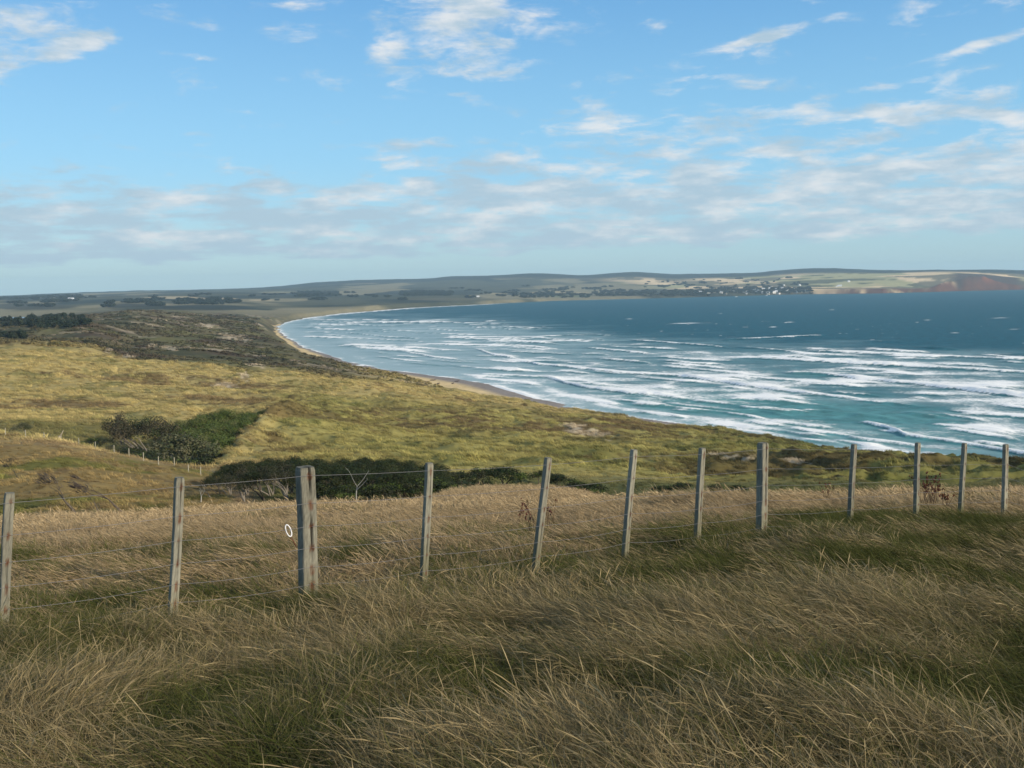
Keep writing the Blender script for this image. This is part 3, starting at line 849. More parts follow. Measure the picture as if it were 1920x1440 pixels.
def make_post(wd, th, hgt, seed, big):
    r_ = random.Random(seed)
    mb = MB(); NZ_, K = 54, 9
    base = Vector((.215, .208, .165)) * r_.uniform(.85, 1.15); ring = []
    prof = []
    for side in range(4):
        for k in range(K):
            u = k / K * 2 - 1
            prof.append([(u, -1), (1, u), (-u, 1), (-1, -u)][side])
    n = len(prof)
    ph = r_.random() * 9
    for iz in range(NZ_ + 1):
        z = -0.45 + (hgt + 0.45) * iz / NZ_
        zt = hgt - z
        top = max(0, 1 - zt / .012) * .10 + 0.0
        for (px_, py_) in prof:
            rr_ = 1 - .13 * (abs(px_) * abs(py_)) ** 3 - top
            wob_ = .035 * math.sin(z * 7 + ph + px_) + .02 * math.sin(z * 23 + ph * 2 + py_ * 3)
            x = px_ * wd / 2 * rr_ * (1 + wob_); y = py_ * th / 2 * rr_ * (1 - wob_)
            x += .006 * math.sin(z * 3.1 + ph)
            crack = math.exp(-((px_ - (.12 + .08 * math.sin(z * 5 + ph))) / .10) ** 2) if py_ < -.9 else 0
            deep_ = crack * (1.4 if big else .6) * (0.6 + .4 * math.sin(z * 11 + ph))
            y += deep_ * .016
            c = base * (1 + .12 * math.sin(z * 4 + ph) + r_.uniform(-.16, .14))
            c = c * (1 - min(.92, 1.0 * max(0, deep_)))
            # lichen and damp towards the grass
            g = max(0, min(1, (.42 - z) / .35)) * .55
            c = c * (1 - g) + Vector((.13, .125, .065)) * g
            # rust under the staples
            for wo in WOFF:
                dz = zt - wo
                if py_ < -.5 and abs(px_ - .1) < .34 and -.018 < dz < .035 + .035 * math.sin(wo * 40 + ph):
                    k_ = .9 * r_.uniform(.3, 1)
                    c = c * (1 - k_) + Vector((.10, .035, .015)) * k_
            if iz == NZ_: c = c * .8
            ring.append((x, y, z)); mb.c.append(tuple(c))
    mb.v = ring
    for iz in range(NZ_):
        for k in range(n):
            a = iz * n + k; b = iz * n + (k + 1) % n
            mb.f.append((a, b, b + n, a + n))
    mb.f.append(tuple(NZ_ * n + k for k in range(n)))
    return mb.mesh("post", False)


tops = []; bots = []
ext = [(-300, N)] + POSTS + [(2010, N)]
d0 = POSTS[1]
allp = []
for k, P in enumerate(POSTS):
    b = on_depth(P[0], P[1], P[4]); tp = on_depth(P[2], P[3], P[4])
    allp.append((b, tp, P[5], P[6]))
# one more post beyond each edge of the picture, where the wires end
b, tp = allp[0][0] - FDIR * 1.35, allp[0][1] - FDIR * 1.35
b = Vector((b.x, b.y, float(ground_z(b.x, b.y)))); tp = Vector((tp.x, tp.y, b.z + 1.17))
allp.insert(0, (b, tp, .08, .07))
b, tp = allp[-1][0] + FDIR * 1.4, allp[-1][1] + FDIR * 1.4
b = Vector((b.x, b.y, float(ground_z(b.x, b.y)))); tp = Vector((tp.x, tp.y, b.z + 1.15))
allp.append((b, tp, .08, .07))
stm = MB()
stm.tube([(-.012, 0, -.0), (-.012, -.006, 0), (.012, -.006, 0), (.012, 0, 0)], .002, 4, (.16, .07, .04))
staple_me = stm.mesh("staple")
post_pts = []
for k, (b, tp, wd, th) in enumerate(allp):
    axis = tp - b; hgt = axis.length
    big = wd > .12
    po = obj("post", make_post(wd, th, hgt, 40 + k, big), M_WOOD, fence)
    zax = axis.normalized(); yax = (-FN - zax * (-FN).dot(zax)).normalized(); xax = yax.cross(zax)
    Mx = Matrix((xax, yax, zax)).transposed().to_4x4(); Mx.translation = b - FO
    po.matrix_basis = Mx
    if k - 1 in POST_LABELS: po['label'] = POST_LABELS[k - 1]
    pts = []
    for wo in WOFF:
        z = hgt - wo
        pts.append(FO + Mx @ Vector((0, -th / 2 - .006, z)))
        if z > .05:
            s_ = obj("staple", staple_me, M_PLAIN, po)
            s_.location = (.004, -th / 2 - .001, z)
    post_pts.append(pts)
for wI in range(len(WOFF)):
    mb = MB(); path = []
    for k in range(len(post_pts) - 1):
        A, B_ = post_pts[k][wI], post_pts[k + 1][wI]
        for q in range(6):
            f_ = q / 6
            p_ = A.lerp(B_, f_); p_.z -= 4 * f_ * (1 - f_) * (.006 + .004 * wI)
            path.append(p_ - FO)
    path.append(post_pts[-1][wI] - FO)
    mb.tube(path, .0018, 5)
    obj("wire", mb.mesh("wire", True), M_WIRE, fence)
# white loop on a rusty rod by the thick left post
bx = bpy.data.objects.new("gate_hook", None); COL.objects.link(bx)
c0 = on_depth(575, 1010, 9.9) + FN * .02
bx.location = c0
tag(bx, "white oval loop on a rusty rod leaning out left of the thick post", "hook")
mb = MB()
tipc = on_depth(541, 995, 9.78) - c0
pts = []
for i in range(17):
    a = 2 * math.pi * i / 16
    pts.append(tipc + Vector((math.cos(a) * .022 - math.sin(a) * .016, .010 * math.cos(a), math.sin(a) * .058)))
mb.tube(pts, .006, 6, (.74, .74, .76), cap=False)
obj("loop", mb.mesh("loop", True), M_PLAIN, bx)
mb = MB(); mb.tube([tipc + Vector((.012, 0, -.062)), on_depth(549, 1013, 9.8) - c0, on_depth(556, 1026, 9.84) - c0], .005, 5, (.16, .07, .045))
obj("rod", mb.mesh("rod", True), M_PLAIN, bx)

# ------------------------------------------------------------------ small far fence over the spur
ff_o = bpy.data.objects.new("paddock_fence", None); COL.objects.link(ff_o)
SM = [(10, 811), (48, 817), (83, 825), (115, 831), (148, 837.5), (179, 841.6), (214, 848), (242, 855), (269, 860.5), (297, 866), (327, 872.7), (353, 878), (376, 883.6), (402, 893)]
rl = RK[5]
fpts = []
for (px_, py_) in SM:
    a, _ = ray(px_, py_)
    r = float(np.interp(a, AZG, rl)) - 1.5
    x, y = r * math.sin(a), r * math.cos(a)
    fpts.append(Vector((x, y, float(ground_z(x, y)))))
ff_o.location = fpts[5]
tag(ff_o, "thin pale post and wire fence running down the hillside crest on the left", "fence")
for k, q in enumerate(fpts):
    mb = MB(); mb.tube([(0, 0, -.3), (0, 0, .6), (.02, 0, 1.25)], [.075, .07, .065], 6, (.34, .32, .25))
    o = obj("post", mb.mesh("post"), M_WOOD, ff_o); o.location = q - ff_o.location
for zz_ in (.45, .8, 1.12):
    mb = MB(); mb.tube([q - ff_o.location + Vector((0, -.08, zz_)) for q in fpts], .006, 4)
    obj("wire", mb.mesh("wire"), M_WIRE, ff_o)

# ------------------------------------------------------------------ trees
def limb(mb, rnd, p, d, length, r, depth, tips, lean, col, segs=5, curl=.35, gnarl=.28, forks=(2, 3), up=0.25):
    pts = [p.copy()]; rad = [r]
    q = p.copy(); dd = d.normalized()
    for k in range(segs):
        dd = (dd + Vector((-lean * curl, 0, up * .12)) + Vector((rnd.uniform(-1, 1), rnd.uniform(-1, 1), rnd.uniform(-.6, .6))) * gnarl).normalized()
        q = q + dd * (length / segs)
        pts.append(q.copy()); rad.append(r * (1 - .55 * (k + 1) / segs))
    mb.tube(pts, rad, 5 if r > .03 else 3, col, cap=False)
    if depth == 0:
        tips.append((q.copy(), dd.copy())); return
    for _ in range(rnd.randint(*forks)):
        nd = (dd + Vector((rnd.uniform(-1, 1), rnd.uniform(-1, 1), rnd.uniform(-.45, .8))) * .75).normalized()
        at_ = rnd.choice([-1, -1, -2])
        limb(mb, rnd, pts[at_], nd, length * rnd.uniform(.55, .8), rad[at_] * .8, depth - 1, tips, lean, col, max(3, segs - 1), curl, gnarl, forks, up)


def leaves(rnd, centres, n, size, rx, rz, pal, ground=0.15):
    """many small leaf tufts as single triangles round the twig tips"""
    g = np.random.default_rng(rnd.randint(0, 10 ** 6))
    cen = np.array([tuple(c) for c in centres]); k = g.integers(0, len(cen), n)
    d = g.normal(size=(n, 3)); d /= np.linalg.norm(d, axis=1)[:, None]
    rad = g.random(n) ** (1 / 2.6)
    P = cen[k] + d * rad[:, None] * np.array([rx, rx, rz]) * (0.75 + .5 * g.random(len(cen)))[k][:, None]
    P[:, 2] = np.maximum(P[:, 2], ground)
    nrm = g.normal(size=(n, 3)) * .42 + np.array([0, 0, .7]) + d * .7; nrm /= np.linalg.norm(nrm, axis=1)[:, None]
    a = np.cross(nrm, g.normal(size=(n, 3))); a /= np.linalg.norm(a, axis=1)[:, None]
    b = np.cross(nrm, a)
    s = size * (.6 + .8 * g.random(n))[:, None]
    V = np.stack([P + a * s, P - a * s * .6 + b * s * .75, P - a * s * .5 - b * s * .8], 1).reshape(-1, 3)
    pal = np.array(pal); pc = pal[g.integers(0, len(pal), len(cen))][k] * (.82 + .36 * g.random(n))[:, None]
    me = fast_mesh("crown", V, np.arange(3 * n).reshape(-1, 3), False)
    set_col(me, 'tint', np.repeat(pc, 3, 0))
    return me


PAL_DARK = [(.020, .033, .010), (.028, .040, .013), (.038, .044, .017), (.026, .028, .014), (.016, .026, .009)]
PAL_GREEN = [(.070, .098, .020), (.092, .118, .026), (.056, .082, .017), (.105, .110, .036), (.040, .062, .015)]
PAL_GREY = [(.085, .088, .042), (.10, .095, .052), (.07, .078, .035), (.060, .070, .028)]


def make_tree_meshes(seed, H=5.0, spread=3.0, lean=.8, n=2600, leaf=.13, pal=PAL_DARK, stems=3, low=.45, bark=(.12, .10, .08)):
    rnd = random.Random(seed); mb = MB(); tips = []
    for s_ in range(stems):
        d = Vector((rnd.uniform(-.8, .45), rnd.uniform(-.6, .6), 1.0))
        limb(mb, rnd, Vector((rnd.uniform(-.25, .25), rnd.uniform(-.2, .2), -.3)), d, H * .52, H * .028 + .02, 2, tips, lean, bark, 5, .10, .16, (2, 3))
    cs = []
    zc = H * .80
    for (q, d) in tips:
        z = min(q.z, H * .92)
        if z < H * low: z = H * rnd.uniform(low, .8)
        cs.append(Vector((q.x, q.y, z)))
    for _ in range(int(len(cs) * .7) + 6):
        a = rnd.random() * 6.28; r = math.sqrt(rnd.random())
        x = math.cos(a) * spread * r - spread * .28 * lean; y = math.sin(a) * spread * .8 * r
        # wind-shorn roof: lowest to windward (right), rising to leeward
        roof = H * (.90 - .14 * r * r - .08 * (x / spread + .3) * lean)
        cs.append(Vector((x, y, roof - rnd.random() * H * .16)))
    crown = leaves(rnd, cs, n, leaf, spread * .34, H * .13, pal)
    return mb.mesh("trunk", True), crown


def place_tree(meshes, loc, sc, rz, label, group, name="windswept_tree", cat="tree"):
    o = bpy.data.objects.new(name, None); COL.objects.link(o)
    o.location = loc; o.rotation_euler = (0, 0, rz); o.scale = (sc, sc, sc)
    tag(o, label, cat, group)
    obj("trunk", meshes[0], M_BARK, o); obj("crown", meshes[1], M_LEAF, o)
    return o


V_BELT = [make_tree_meshes(100 + i, 4.6, 2.7, .9, 5500, .075, PAL_DARK, 3, .42, (.10, .085, .068)) for i in range(5)]
V_BELTO = [make_tree_meshes(120 + i, 4.6, 2.4, .9, 3200, .075, [(.030, .034, .016), (.024, .030, .013), (.040, .038, .022)], 4, .55, (.20, .18, .15)) for i in range(3)]
V_GROVE = [make_tree_meshes(140 + i, 7.5, 4.4, .8, 6500, .13, PAL_GREEN, 3, .6, (.22, .20, .16)) for i in range(5)]
V_TALL = [make_tree_meshes(160 + i, 8.2, 3.0, .9, 2800, .13, [(.052, .050, .026), (.062, .052, .030), (.036, .048, .018)], 2, .72, (.25, .22, .18)) for i in range(3)]
V_GREY = [make_tree_meshes(170, 5.0, 3.6, .4, 5200, .12, PAL_GREY, 4, .25, (.28, .26, .22))]
V_BUSH = [make_tree_meshes(180 + i, 2.7, 2.2, .4, 2600, .10, PAL_DARK + PAL_GREEN[:1], 4, .12, (.14, .12, .10)) for i in range(4)]

rr = random.Random(5)
gb = "dark windswept trees packed in the belt beyond the tan field"
k = 0
tops_b = [(380, 892), (400, 884), (440, 866), (480, 858), (540, 856), (600, 858), (700, 857), (760, 862), (830, 868), (850, 884)]
for row, (r0, n_) in enumerate([(95, 11), (104, 12), (114, 11), (124, 10)]):
    for i in range(n_):
        px_ = 405 + (850 - 405) * (i + .5 * (row % 2) + rr.uniform(-.2, .2)) / n_
        if row == 0 and px_ < 425: continue
        r = r0 + rr.uniform(-2, 2)
        q = at_range(px_, r)
        pyt = np.interp(px_ - 8, [a for a, b in tops_b], [b for a, b in tops_b]) + [22, 12, 4, 0][row] + rr.uniform(-2, 5)
        _, s_ = ray(px_, pyt)
        Hh = (CAMZ + s_ * r) - q.z
        Hh = max(2.2, min(Hh, 6.5))
        vs_ = V_BELTO if (px_ < 560 and row < 2 and rr.random() < .8) else V_BELT
        lab = "gnarled open-trunked tree at the front of the belt," if vs_ is V_BELTO else "dark windswept tree, " + ["front", "second", "third", "back"][row] + " row of the belt,"
        lab += (" left of the thick left post" if px_ < 548 else " right behind the thick left post" if px_ < 605 else
                " between thick left post and fourth post" if px_ < 790 else " right of the fourth post")
        place_tree(rr.choice(vs_), q, Hh / 4.45, rr.uniform(-.35, .35), lab, gb)
# low bushes that close the foot of the belt on the right
for i, px_ in enumerate([590, 612, 634, 652, 680, 705, 728, 752, 776, 800, 822]):
    r = rr.uniform(90, 95)
    place_tree(V_BUSH[i % 4], at_range(px_, r), rr.uniform(.62, .85), rr.uniform(0, 6.2), "low dark bush along the front foot of the dark tree belt",
               "low bushes at the foot of the tree belt", "bush", "bush")
BUSHES = [
    (858, 118, 882, "rounded dark bush with a bare white branch at the right end of the tree belt"),
    (905, 124, 876, "rounded dark bush behind the tan mound, left of the middle post"),
    (940, 124, 874, "largest rounded dark bush behind the top of the tan mound"),
    (1008, 128, 882, "dark bush behind the mound just left of the fifth fence post"),
    (1048, 122, 888, "dark bush just right of the fifth fence post, above the mound"),
    (1080, 116, 900, "low dark bush on the falling right shoulder of the tan mound"),
    (1112, 112, 905, "low dull green bush at the right end of the tan mound"),
    (1240, 112, 908, "low dark bush beyond the field, left of the seventh fence post"),
    (1275, 112, 905, "wide low dark bush beyond the field, just left of the seventh fence post"),
    (1345, 110, 910, "low dark bush beyond the field, just right of the seventh fence post"),
    (1385, 108, 912, "low dark bush beyond the field, left of the cracked thick post"),
]
for i, (px_, r, pyt, lab) in enumerate(BUSHES):
    q = at_range(px_, r); _, s_ = ray(px_, pyt)
    Hh = max(1.3, CAMZ + s_ * r - q.z)
    o = place_tree(V_BUSH[i % 4], q, Hh / 2.75, i * 1.3, lab, None, "bush", "bush")
    if px_ in (940, 1275): o.scale = (o.scale[0] * 1.25, o.scale[1], o.scale[2])
# the grove in the hollow, left of the lit dune
gg = "green windswept trees of the grove in the hollow"
GRO = [(470, 292, 780, 'g'), (492, 305, 774, 'g'), (455, 262, 792, 'g'), (478, 282, 782, 'g'), (505, 312, 772, 'g'), (525, 330, 768, 'g'), (330, 278, 770, 'g'), (352, 285, 768, 'g'), (380, 290, 768, 'g'), (408, 292, 768, 'g'), (436, 294, 770, 'g'), (462, 300, 772, 'g'), (488, 315, 770, 'g'),
       (362, 270, 782, 'g'), (392, 272, 780, 'g'), (420, 272, 782, 'g'), (446, 272, 786, 'g'), (372, 258, 794, 'g'), (402, 255, 796, 'g'), (428, 256, 798, 'g'),
       (385, 243, 808, 'g'), (412, 240, 812, 'g'), (392, 228, 822, 'g'), (508, 322, 770, 'g')]
for i, (px_, r, pyt, kd) in enumerate(GRO):
    px_ = min(px_ + 8, 392 + (r - 190) * .93 - 8)
    q = at_range(px_, r); _, s_ = ray(px_, pyt)
    Hh = max(2.5, min(9, CAMZ + s_ * r - q.z))
    place_tree(V_GROVE[i % 5], q, Hh / 7.3, rr.uniform(-.4, .4), "green wind-shorn tree in the grove filling the hollow beside the lit dune", gg)
for (px_, r, pyt, lab) in [(258, 256, 776, "tall leaning tree with flat brownish crown at the left edge of the grove"),
                           (275, 250, 788, "tall slim-trunked tree second from the left edge of the grove"),
                           (296, 262, 778, "pale-trunked open tree near the left edge of the grove"),
                           (322, 249, 784, "tall dark tree with a bare pale trunk in the front of the grove")]:
    q = at_range(px_, r); _, s_ = ray(px_, pyt)
    Hh = CAMZ + s_ * r - q.z
    place_tree(V_TALL[int(px_) % 3], q, Hh / 8.0, rr.uniform(-.3, .3), lab, None)
q = at_range(345, 222); _, s_ = ray(345, 822)
place_tree(V_GREY[0], q, (CAMZ + s_ * 222 - q.z) / 4.8, .3, "pale grey-green domed tree standing in front of the grove", None)
for (px_, r, pyt, lab) in [(212, 222, 832, "low grey-green shrub behind the far fence, left of the grove shade"),
                           (232, 215, 840, "dark bushy shrub behind the far fence below the tall left tree"),
                           (258, 212, 846, "bright dark-green shrub touching the far fence below the grove"),
                           (40, 262, 795, "sprawling grey shrub on the far left above the small fence"),
                           (165, 230, 822, "brownish low shrub on the crest behind the small fence")]:
    q = at_range(px_, r); _, s_ = ray(px_, pyt)
    place_tree(V_BUSH[int(px_) % 4] if px_ not in (40, 212) else V_GREY[0], q, max(1.2, CAMZ + s_ * r - q.z) / (2.6 if px_ not in (40, 212) else 4.8), rr.uniform(0, 6), lab, None, "shrub", "shrub")
for i, (px_, r, pyt) in enumerate([(285, 205, 862), (305, 200, 864), (328, 196, 866), (345, 200, 862), (366, 194, 872), (385, 188, 876), (400, 180, 878), (418, 165, 884), (372, 205, 858)]):
    q = at_range(px_, r); _, s_ = ray(px_, pyt)
    place_tree(V_BUSH[i % 4], q, max(1.2, CAMZ + s_ * r - q.z) / 2.6, rr.uniform(0, 6), "dark green shrub in the strip between the small fence and the grove",
               "shrubs between the small fence and the grove", "shrub", "shrub")

# bare wind-bent trees on the near hillside, dead limbs
def bare_tree(seed, H, lean, depth, col, r0, twigs=True, thin=1.0):
    rnd = random.Random(seed); mb = MB(); tips = []
    limb(mb, rnd, Vector((0, 0, -.2)), Vector((-lean * .6, rnd.uniform(-.2, .2), 1)), H * .5, r0, depth, tips, lean, col, 6, .16, .15, (2, 3), .3)
    tr = mb.mesh("trunk", True)
    tw = MB()
    for (q, d) in tips:
        for _ in range(5 if twigs else 1):
            nd = (d + Vector((-lean * rnd.uniform(.1, .9), rnd.uniform(-.7, .7), rnd.uniform(-.2, .7)))).normalized()
            L = H * rnd.uniform(.07, .16)
            tw.tube([q, q + nd * L * .5, q + (nd + Vector((-.3, 0, .1))) * L], [.009 * thin, .007 * thin, .004 * thin], 3, col, cap=False)
    return tr, tw.mesh("twigs", False)


for (px_, py_, pyt, r, lean, depth, col_, r0, seed, lab, tw) in [
    (131, 953, 893, 87, .65, 4, (.115, .095, .072), .075, 11, "bare twiggy tree bent far left on the brown hillside behind the first wire bay", True),
    (222, 947, 891, 90, .8, 3, (.10, .08, .065), .06, 22, "thin bare tree with a tufted crown leaning left on the hillside", True),
    (172, 944, 915, 90, .5, 3, (.12, .10, .08), .035, 33, "small bare sapling between the two bent hillside trees", True),
    (24, 905, 862, 120, .3, 4, (.07, .065, .045), .06, 44, "dark twisted bare tree at the far left edge of the hillside", True),
    (367, 938, 912, 96, .1, 2, (.42, .40, .35), .045, 55, "slim white dead tree beside the second fence post", False),
    (392, 935, 915, 98, .6, 2, (.22, .19, .16), .03, 66, "faint thin dead sapling left of the tree belt", False),
    (662, 936, 888, 89, -.1, 1, (.34, .33, .30), .04, 77, "bone-white dead forked trunk in front of the dark tree belt", False)]:
    q = at_range(px_, r); _, s_ = ray(px_, pyt)
    Hh = max(.8, CAMZ + s_ * r - q.z)
    tr, tg = bare_tree(seed, Hh, lean, depth, col_, r0 * (1.5 if not tw else 1.7), tw, 1.9)
    zm = max(v.co.z for v in tr.vertices)
    o = bpy.data.objects.new("bare_tree", None); COL.objects.link(o); o.location = q
    kk = Hh / zm; o.scale = (kk, kk, kk)
    tag(o, lab, "dead tree" if not tw else "bare tree")
    obj("trunk", tr, M_BARK, o); obj("twigs", tg, M_BARK, o)
mb = MB(); mb.tube([(0, 0, -.2), (0, 0, .9), (.1, 0, 1.5)], [.28, .24, .2], 7, (.40, .34, .27)); mb.tube([(.05, 0, 1.3), (.5, 0, 1.9), (.8, .1, 2.5)], [.12, .08, .04], 5, (.40, .34, .27))
o = obj("stump", mb.mesh("stump", True), M_BARK); o.location = at_range(105, 200)
o.location.z = CAMZ + ray(105, 832)[1] * 200 - .2 if o.location.z < CAMZ + ray(105, 832)[1] * 200 - 1.5 else o.location.z
tag(o, "pale broken tree stump standing beyond the small fence", "stump")

# far trees left, one mesh each
def far_tree(seed, H=9, R=6):
    rnd = random.Random(seed); cs = [Vector((rnd.uniform(-1, 1) * R * .6, rnd.uniform(-1, 1) * R * .6, H * rnd.uniform(.3, .8))) for _ in range(12)]
    return leaves(rnd, cs, 420, 1.0, R * .42, H * .22, [(.020, .034, .020), (.028, .040, .024), (.035, .042, .026), (.018, .028, .018)], .2)


V_FAR = [far_tree(300 + i) for i in range(5)]
for m_ in V_FAR: m_.materials.append(M_LEAF)
cl = []
for i in range(46):
    px_ = rr.uniform(0, 165); py_ = 606 + rr.uniform(-7, 14) - (px_ - 60) * .03
    if py_ > 622 - (abs(px_ - 80) * .12): continue
    cl.append((px_, py_, 1.0))
for i in range(9): cl.append((rr.uniform(0, 52), rr.uniform(634, 641), .8))
for i in range(6): cl.append((rr.uniform(120, 152), rr.uniform(612, 617), .7))
for i, (px_, py_, s_) in enumerate(cl):
    q = hit(px_, py_, 900, 3000)
    o = obj("distant_tree", V_FAR[i % 5]); o.location = q
    o.scale = (s_ * rr.uniform(.8, 1.3), s_ * rr.uniform(.8, 1.3), s_ * rr.uniform(.75, 1.2)); o.rotation_euler = (0, 0, rr.uniform(0, 6.2))
    tag(o, "dark round tree in the clump among the far dunes on the left", "tree", "dark trees among the far left dunes")

# ------------------------------------------------------------------ geometry-node scatter
def scatter(name, pts, rots, scl, cols, variants, mat, label=None):
    src = bpy.data.collections.new(name + "_source")
    for v in variants:
        ob = bpy.data.objects.new(name + "_piece", v)
        if not v.materials: v.materials.append(mat)
        src.objects.link(ob)
    me = bpy.data.meshes.new(name)
    me.vertices.add(len(pts)); me.vertices.foreach_set('co', np.ascontiguousarray(pts, np.float32).ravel())
    a = me.attributes.new('rot', 'FLOAT_VECTOR', 'POINT'); a.data.foreach_set('vector', np.ascontiguousarray(rots, np.float32).ravel())
    a = me.attributes.new('scl', 'FLOAT_VECTOR', 'POINT'); a.data.foreach_set('vector', np.ascontiguousarray(scl, np.float32).ravel())
    a = me.attributes.new('icol', 'FLOAT_VECTOR', 'POINT'); a.data.foreach_set('vector', np.ascontiguousarray(cols, np.float32).ravel())
    a = me.attributes.new('vid', 'INT', 'POINT'); a.data.foreach_set('value', rng.integers(0, len(variants), len(pts)).astype(np.int32))
    o = obj(name, me)
    ng = bpy.data.node_groups.new(name + "_nodes", 'GeometryNodeTree')
    ng.interface.new_socket('Geometry', in_out='INPUT', socket_type='NodeSocketGeometry')
    ng.interface.new_socket('Geometry', in_out='OUTPUT', socket_type='NodeSocketGeometry')
    gi = ng.nodes.new('NodeGroupInput'); go = ng.nodes.new('NodeGroupOutput')
    ip = ng.nodes.new('GeometryNodeInstanceOnPoints')
    ci = ng.nodes.new('GeometryNodeCollectionInfo'); ci.inputs['Collection'].default_value = src
    ci.inputs['Separate Children'].default_value = True; ci.inputs['Reset Children'].default_value = True
    def na(nm, ty):
        n = ng.nodes.new('GeometryNodeInputNamedAttribute'); n.data_type = ty; n.inputs['Name'].default_value = nm
        return n.outputs['Attribute']
    e2r = ng.nodes.new('FunctionNodeEulerToRotation')
    L = ng.links
    L.new(gi.outputs[0], ip.inputs['Points']); L.new(ci.outputs[0], ip.inputs['Instance'])
    ip.inputs['Pick Instance'].default_value = True
    L.new(na('vid', 'INT'), ip.inputs['Instance Index'])
    L.new(na('rot', 'FLOAT_VECTOR'), e2r.inputs[0]); L.new(e2r.outputs[0], ip.inputs['Rotation'])
    L.new(na('scl', 'FLOAT_VECTOR'), ip.inputs['Scale'])
    L.new(ip.outputs[0], go.inputs[0])
    md = o.modifiers.new("scatter", 'NODES'); md.node_group = ng
    tag(o, label, kind='stuff')
    return o


def sample_grid(A, x, y):
    a = np.arctan2(x, y); r = np.hypot(x, y)
    j = np.clip(np.searchsorted(AZG, a), 0, NA - 1); i = np.clip(np.searchsorted(RG, r), 0, NR - 1)
    return A[i, j]


def blades(seed, n, radius, lmin, lmax, wid, segs, a0, a1, lean_spread, head=0.0, greenfrac=0.0, yaw0=0.0):
    """a clump of curved blades; bends towards -X. colour attribute: x = along the blade, y = dry(1)/green(0), z = random"""
    g = np.random.default_rng(seed)
    th = g.random(n) * 6.283; rd = radius * np.sqrt(g.random(n))
    root = np.stack([np.cos(th) * rd, np.sin(th) * rd, np.zeros(n) - .03], 1)
    L = lmin + (lmax - lmin) * g.random(n)
    yaw = math.pi + yaw0 + g.normal(size=n) * lean_spread
    hd = np.stack([np.cos(yaw), np.sin(yaw), np.zeros(n)], 1)
    s0 = a0 + g.normal(size=n) * .22; s1 = a1 + g.normal(size=n) * .30
    pts = [root]; P = root.copy(); T = []
    for k in range(segs):
        ang = s0 + (s1 - s0) * ((k + .5) / segs) ** .8
        d = hd * np.sin(ang)[:, None] + np.array([0, 0, 1.0]) * np.cos(ang)[:, None]
        T.append(d); P = P + d * (L / segs)[:, None]; pts.append(P.copy())
    T.append(T[-1])
    dry = (g.random(n) > greenfrac).astype(float)
    hasd = (g.random(n) < head) & (dry > 0)
    rnd = g.random(n)
    side0 = np.cross(hd, np.array([0, 0, 1.0])); sw = g.normal(size=(n, 1)) * .9
    V = []; Cc = []
    for k in range(segs + 1):
        tt_ = k / segs
        up = np.cross(side0, T[k]); side = side0 + up * sw; side /= np.linalg.norm(side, axis=1)[:, None]
        wv = wid * (1 - tt_ ** 2 * .85) * (.6 + .8 * rnd)
        hw = wid * (2.6 if k in (segs - 1,) else .5)
        wv = np.where(hasd & (k >= segs - 1), hw, wv)
        V.append(pts[k] - side * wv[:, None] / 2); V.append(pts[k] + side * wv[:, None] / 2)
        c = np.stack([np.full(n, tt_), dry, rnd], 1)
        Cc.append(c); Cc.append(c)
    V = np.stack(V, 1).reshape(-1, 3); Cc = np.stack(Cc, 1).reshape(-1, 3)
    m = 2 * (segs + 1); base = np.arange(n)[:, None] * m
    q = np.concatenate([base + np.array([[2 * k, 2 * k + 1, 2 * k + 3, 2 * k + 2]]) for k in range(segs)], 1).reshape(-1, 4)
    me = fast_mesh("grass_clump", V, q, False)
    set_col(me, 'bl', Cc)
    return me


def grass_mat(name, dryc, dryc2, greenc, rootc, use_icol=False):
    m, t, p = new_mat(name)
    bl = t.new('ShaderNodeAttribute', attribute_name='bl')
    ic = t.new('ShaderNodeAttribute', attribute_name='icol', attribute_type='INSTANCER')
    sp_ = t.new('ShaderNodeSeparateXYZ'); t.l.new(bl.outputs['Color'], sp_.inputs[0])
    if use_icol:
        c = t.mix(t.ramp(sp_.outputs[2], 0, 1, .62, 1.38, False), (0, 0, 0, 1), ic.outputs['Color'])
        vm = t.new('ShaderNodeVectorMath', operation='SCALE'); t.l.new(ic.outputs['Vector'], vm.inputs[0])
        t.put(vm.inputs['Scale'], t.ramp(sp_.outputs[2], 0, 1, .72, 1.42, False)); c = vm.outputs[0]
    else:
        si = t.new('ShaderNodeSeparateXYZ'); t.l.new(ic.outputs['Vector'], si.inputs[0])
        dry = t.mix(sp_.outputs[2], dryc, dryc2)
        dry = t.mix(si.outputs[2], dry, t.mix(sp_.outputs[2], (.180, .130, .064, 1), (.335, .252, .145, 1)))
        dry = t.mix(t.ramp(sp_.outputs[0], 0.0, .55), t.mix(si.outputs[2], rootc, (.15, .11, .055, 1)), dry)
        wet = t.mix(sp_.outputs[2], greenc, t.mix(.45, greenc, dryc))
        gsel = t.math('MULTIPLY', sp_.outputs[1], si.outputs[0], clamp=True)
        c = t.mix(gsel, wet, dry)
        vm = t.new('ShaderNodeVectorMath', operation='SCALE'); t.l.new(c, vm.inputs[0]); t.put(vm.inputs['Scale'], si.outputs[1]); c = vm.outputs[0]
    t.l.new(c, p.inputs['Base Color'])
    p.inputs['Roughness'].default_value = .75; p.inputs['Specular IOR Level'].default_value = .12
    # thin blades let some light through
    tr = t.new('ShaderNodeBsdfTranslucent'); t.l.new(c, tr.inputs['Color'])
    ms = t.new('ShaderNodeMixShader'); ms.inputs[0].default_value = .22
    out = [n for n in t.n if n.type == 'OUTPUT_MATERIAL'][0]
    t.l.new(p.outputs[0], ms.inputs[1]); t.l.new(tr.outputs[0], ms.inputs[2]); t.l.new(ms.outputs[0], out.inputs[0])
    return m


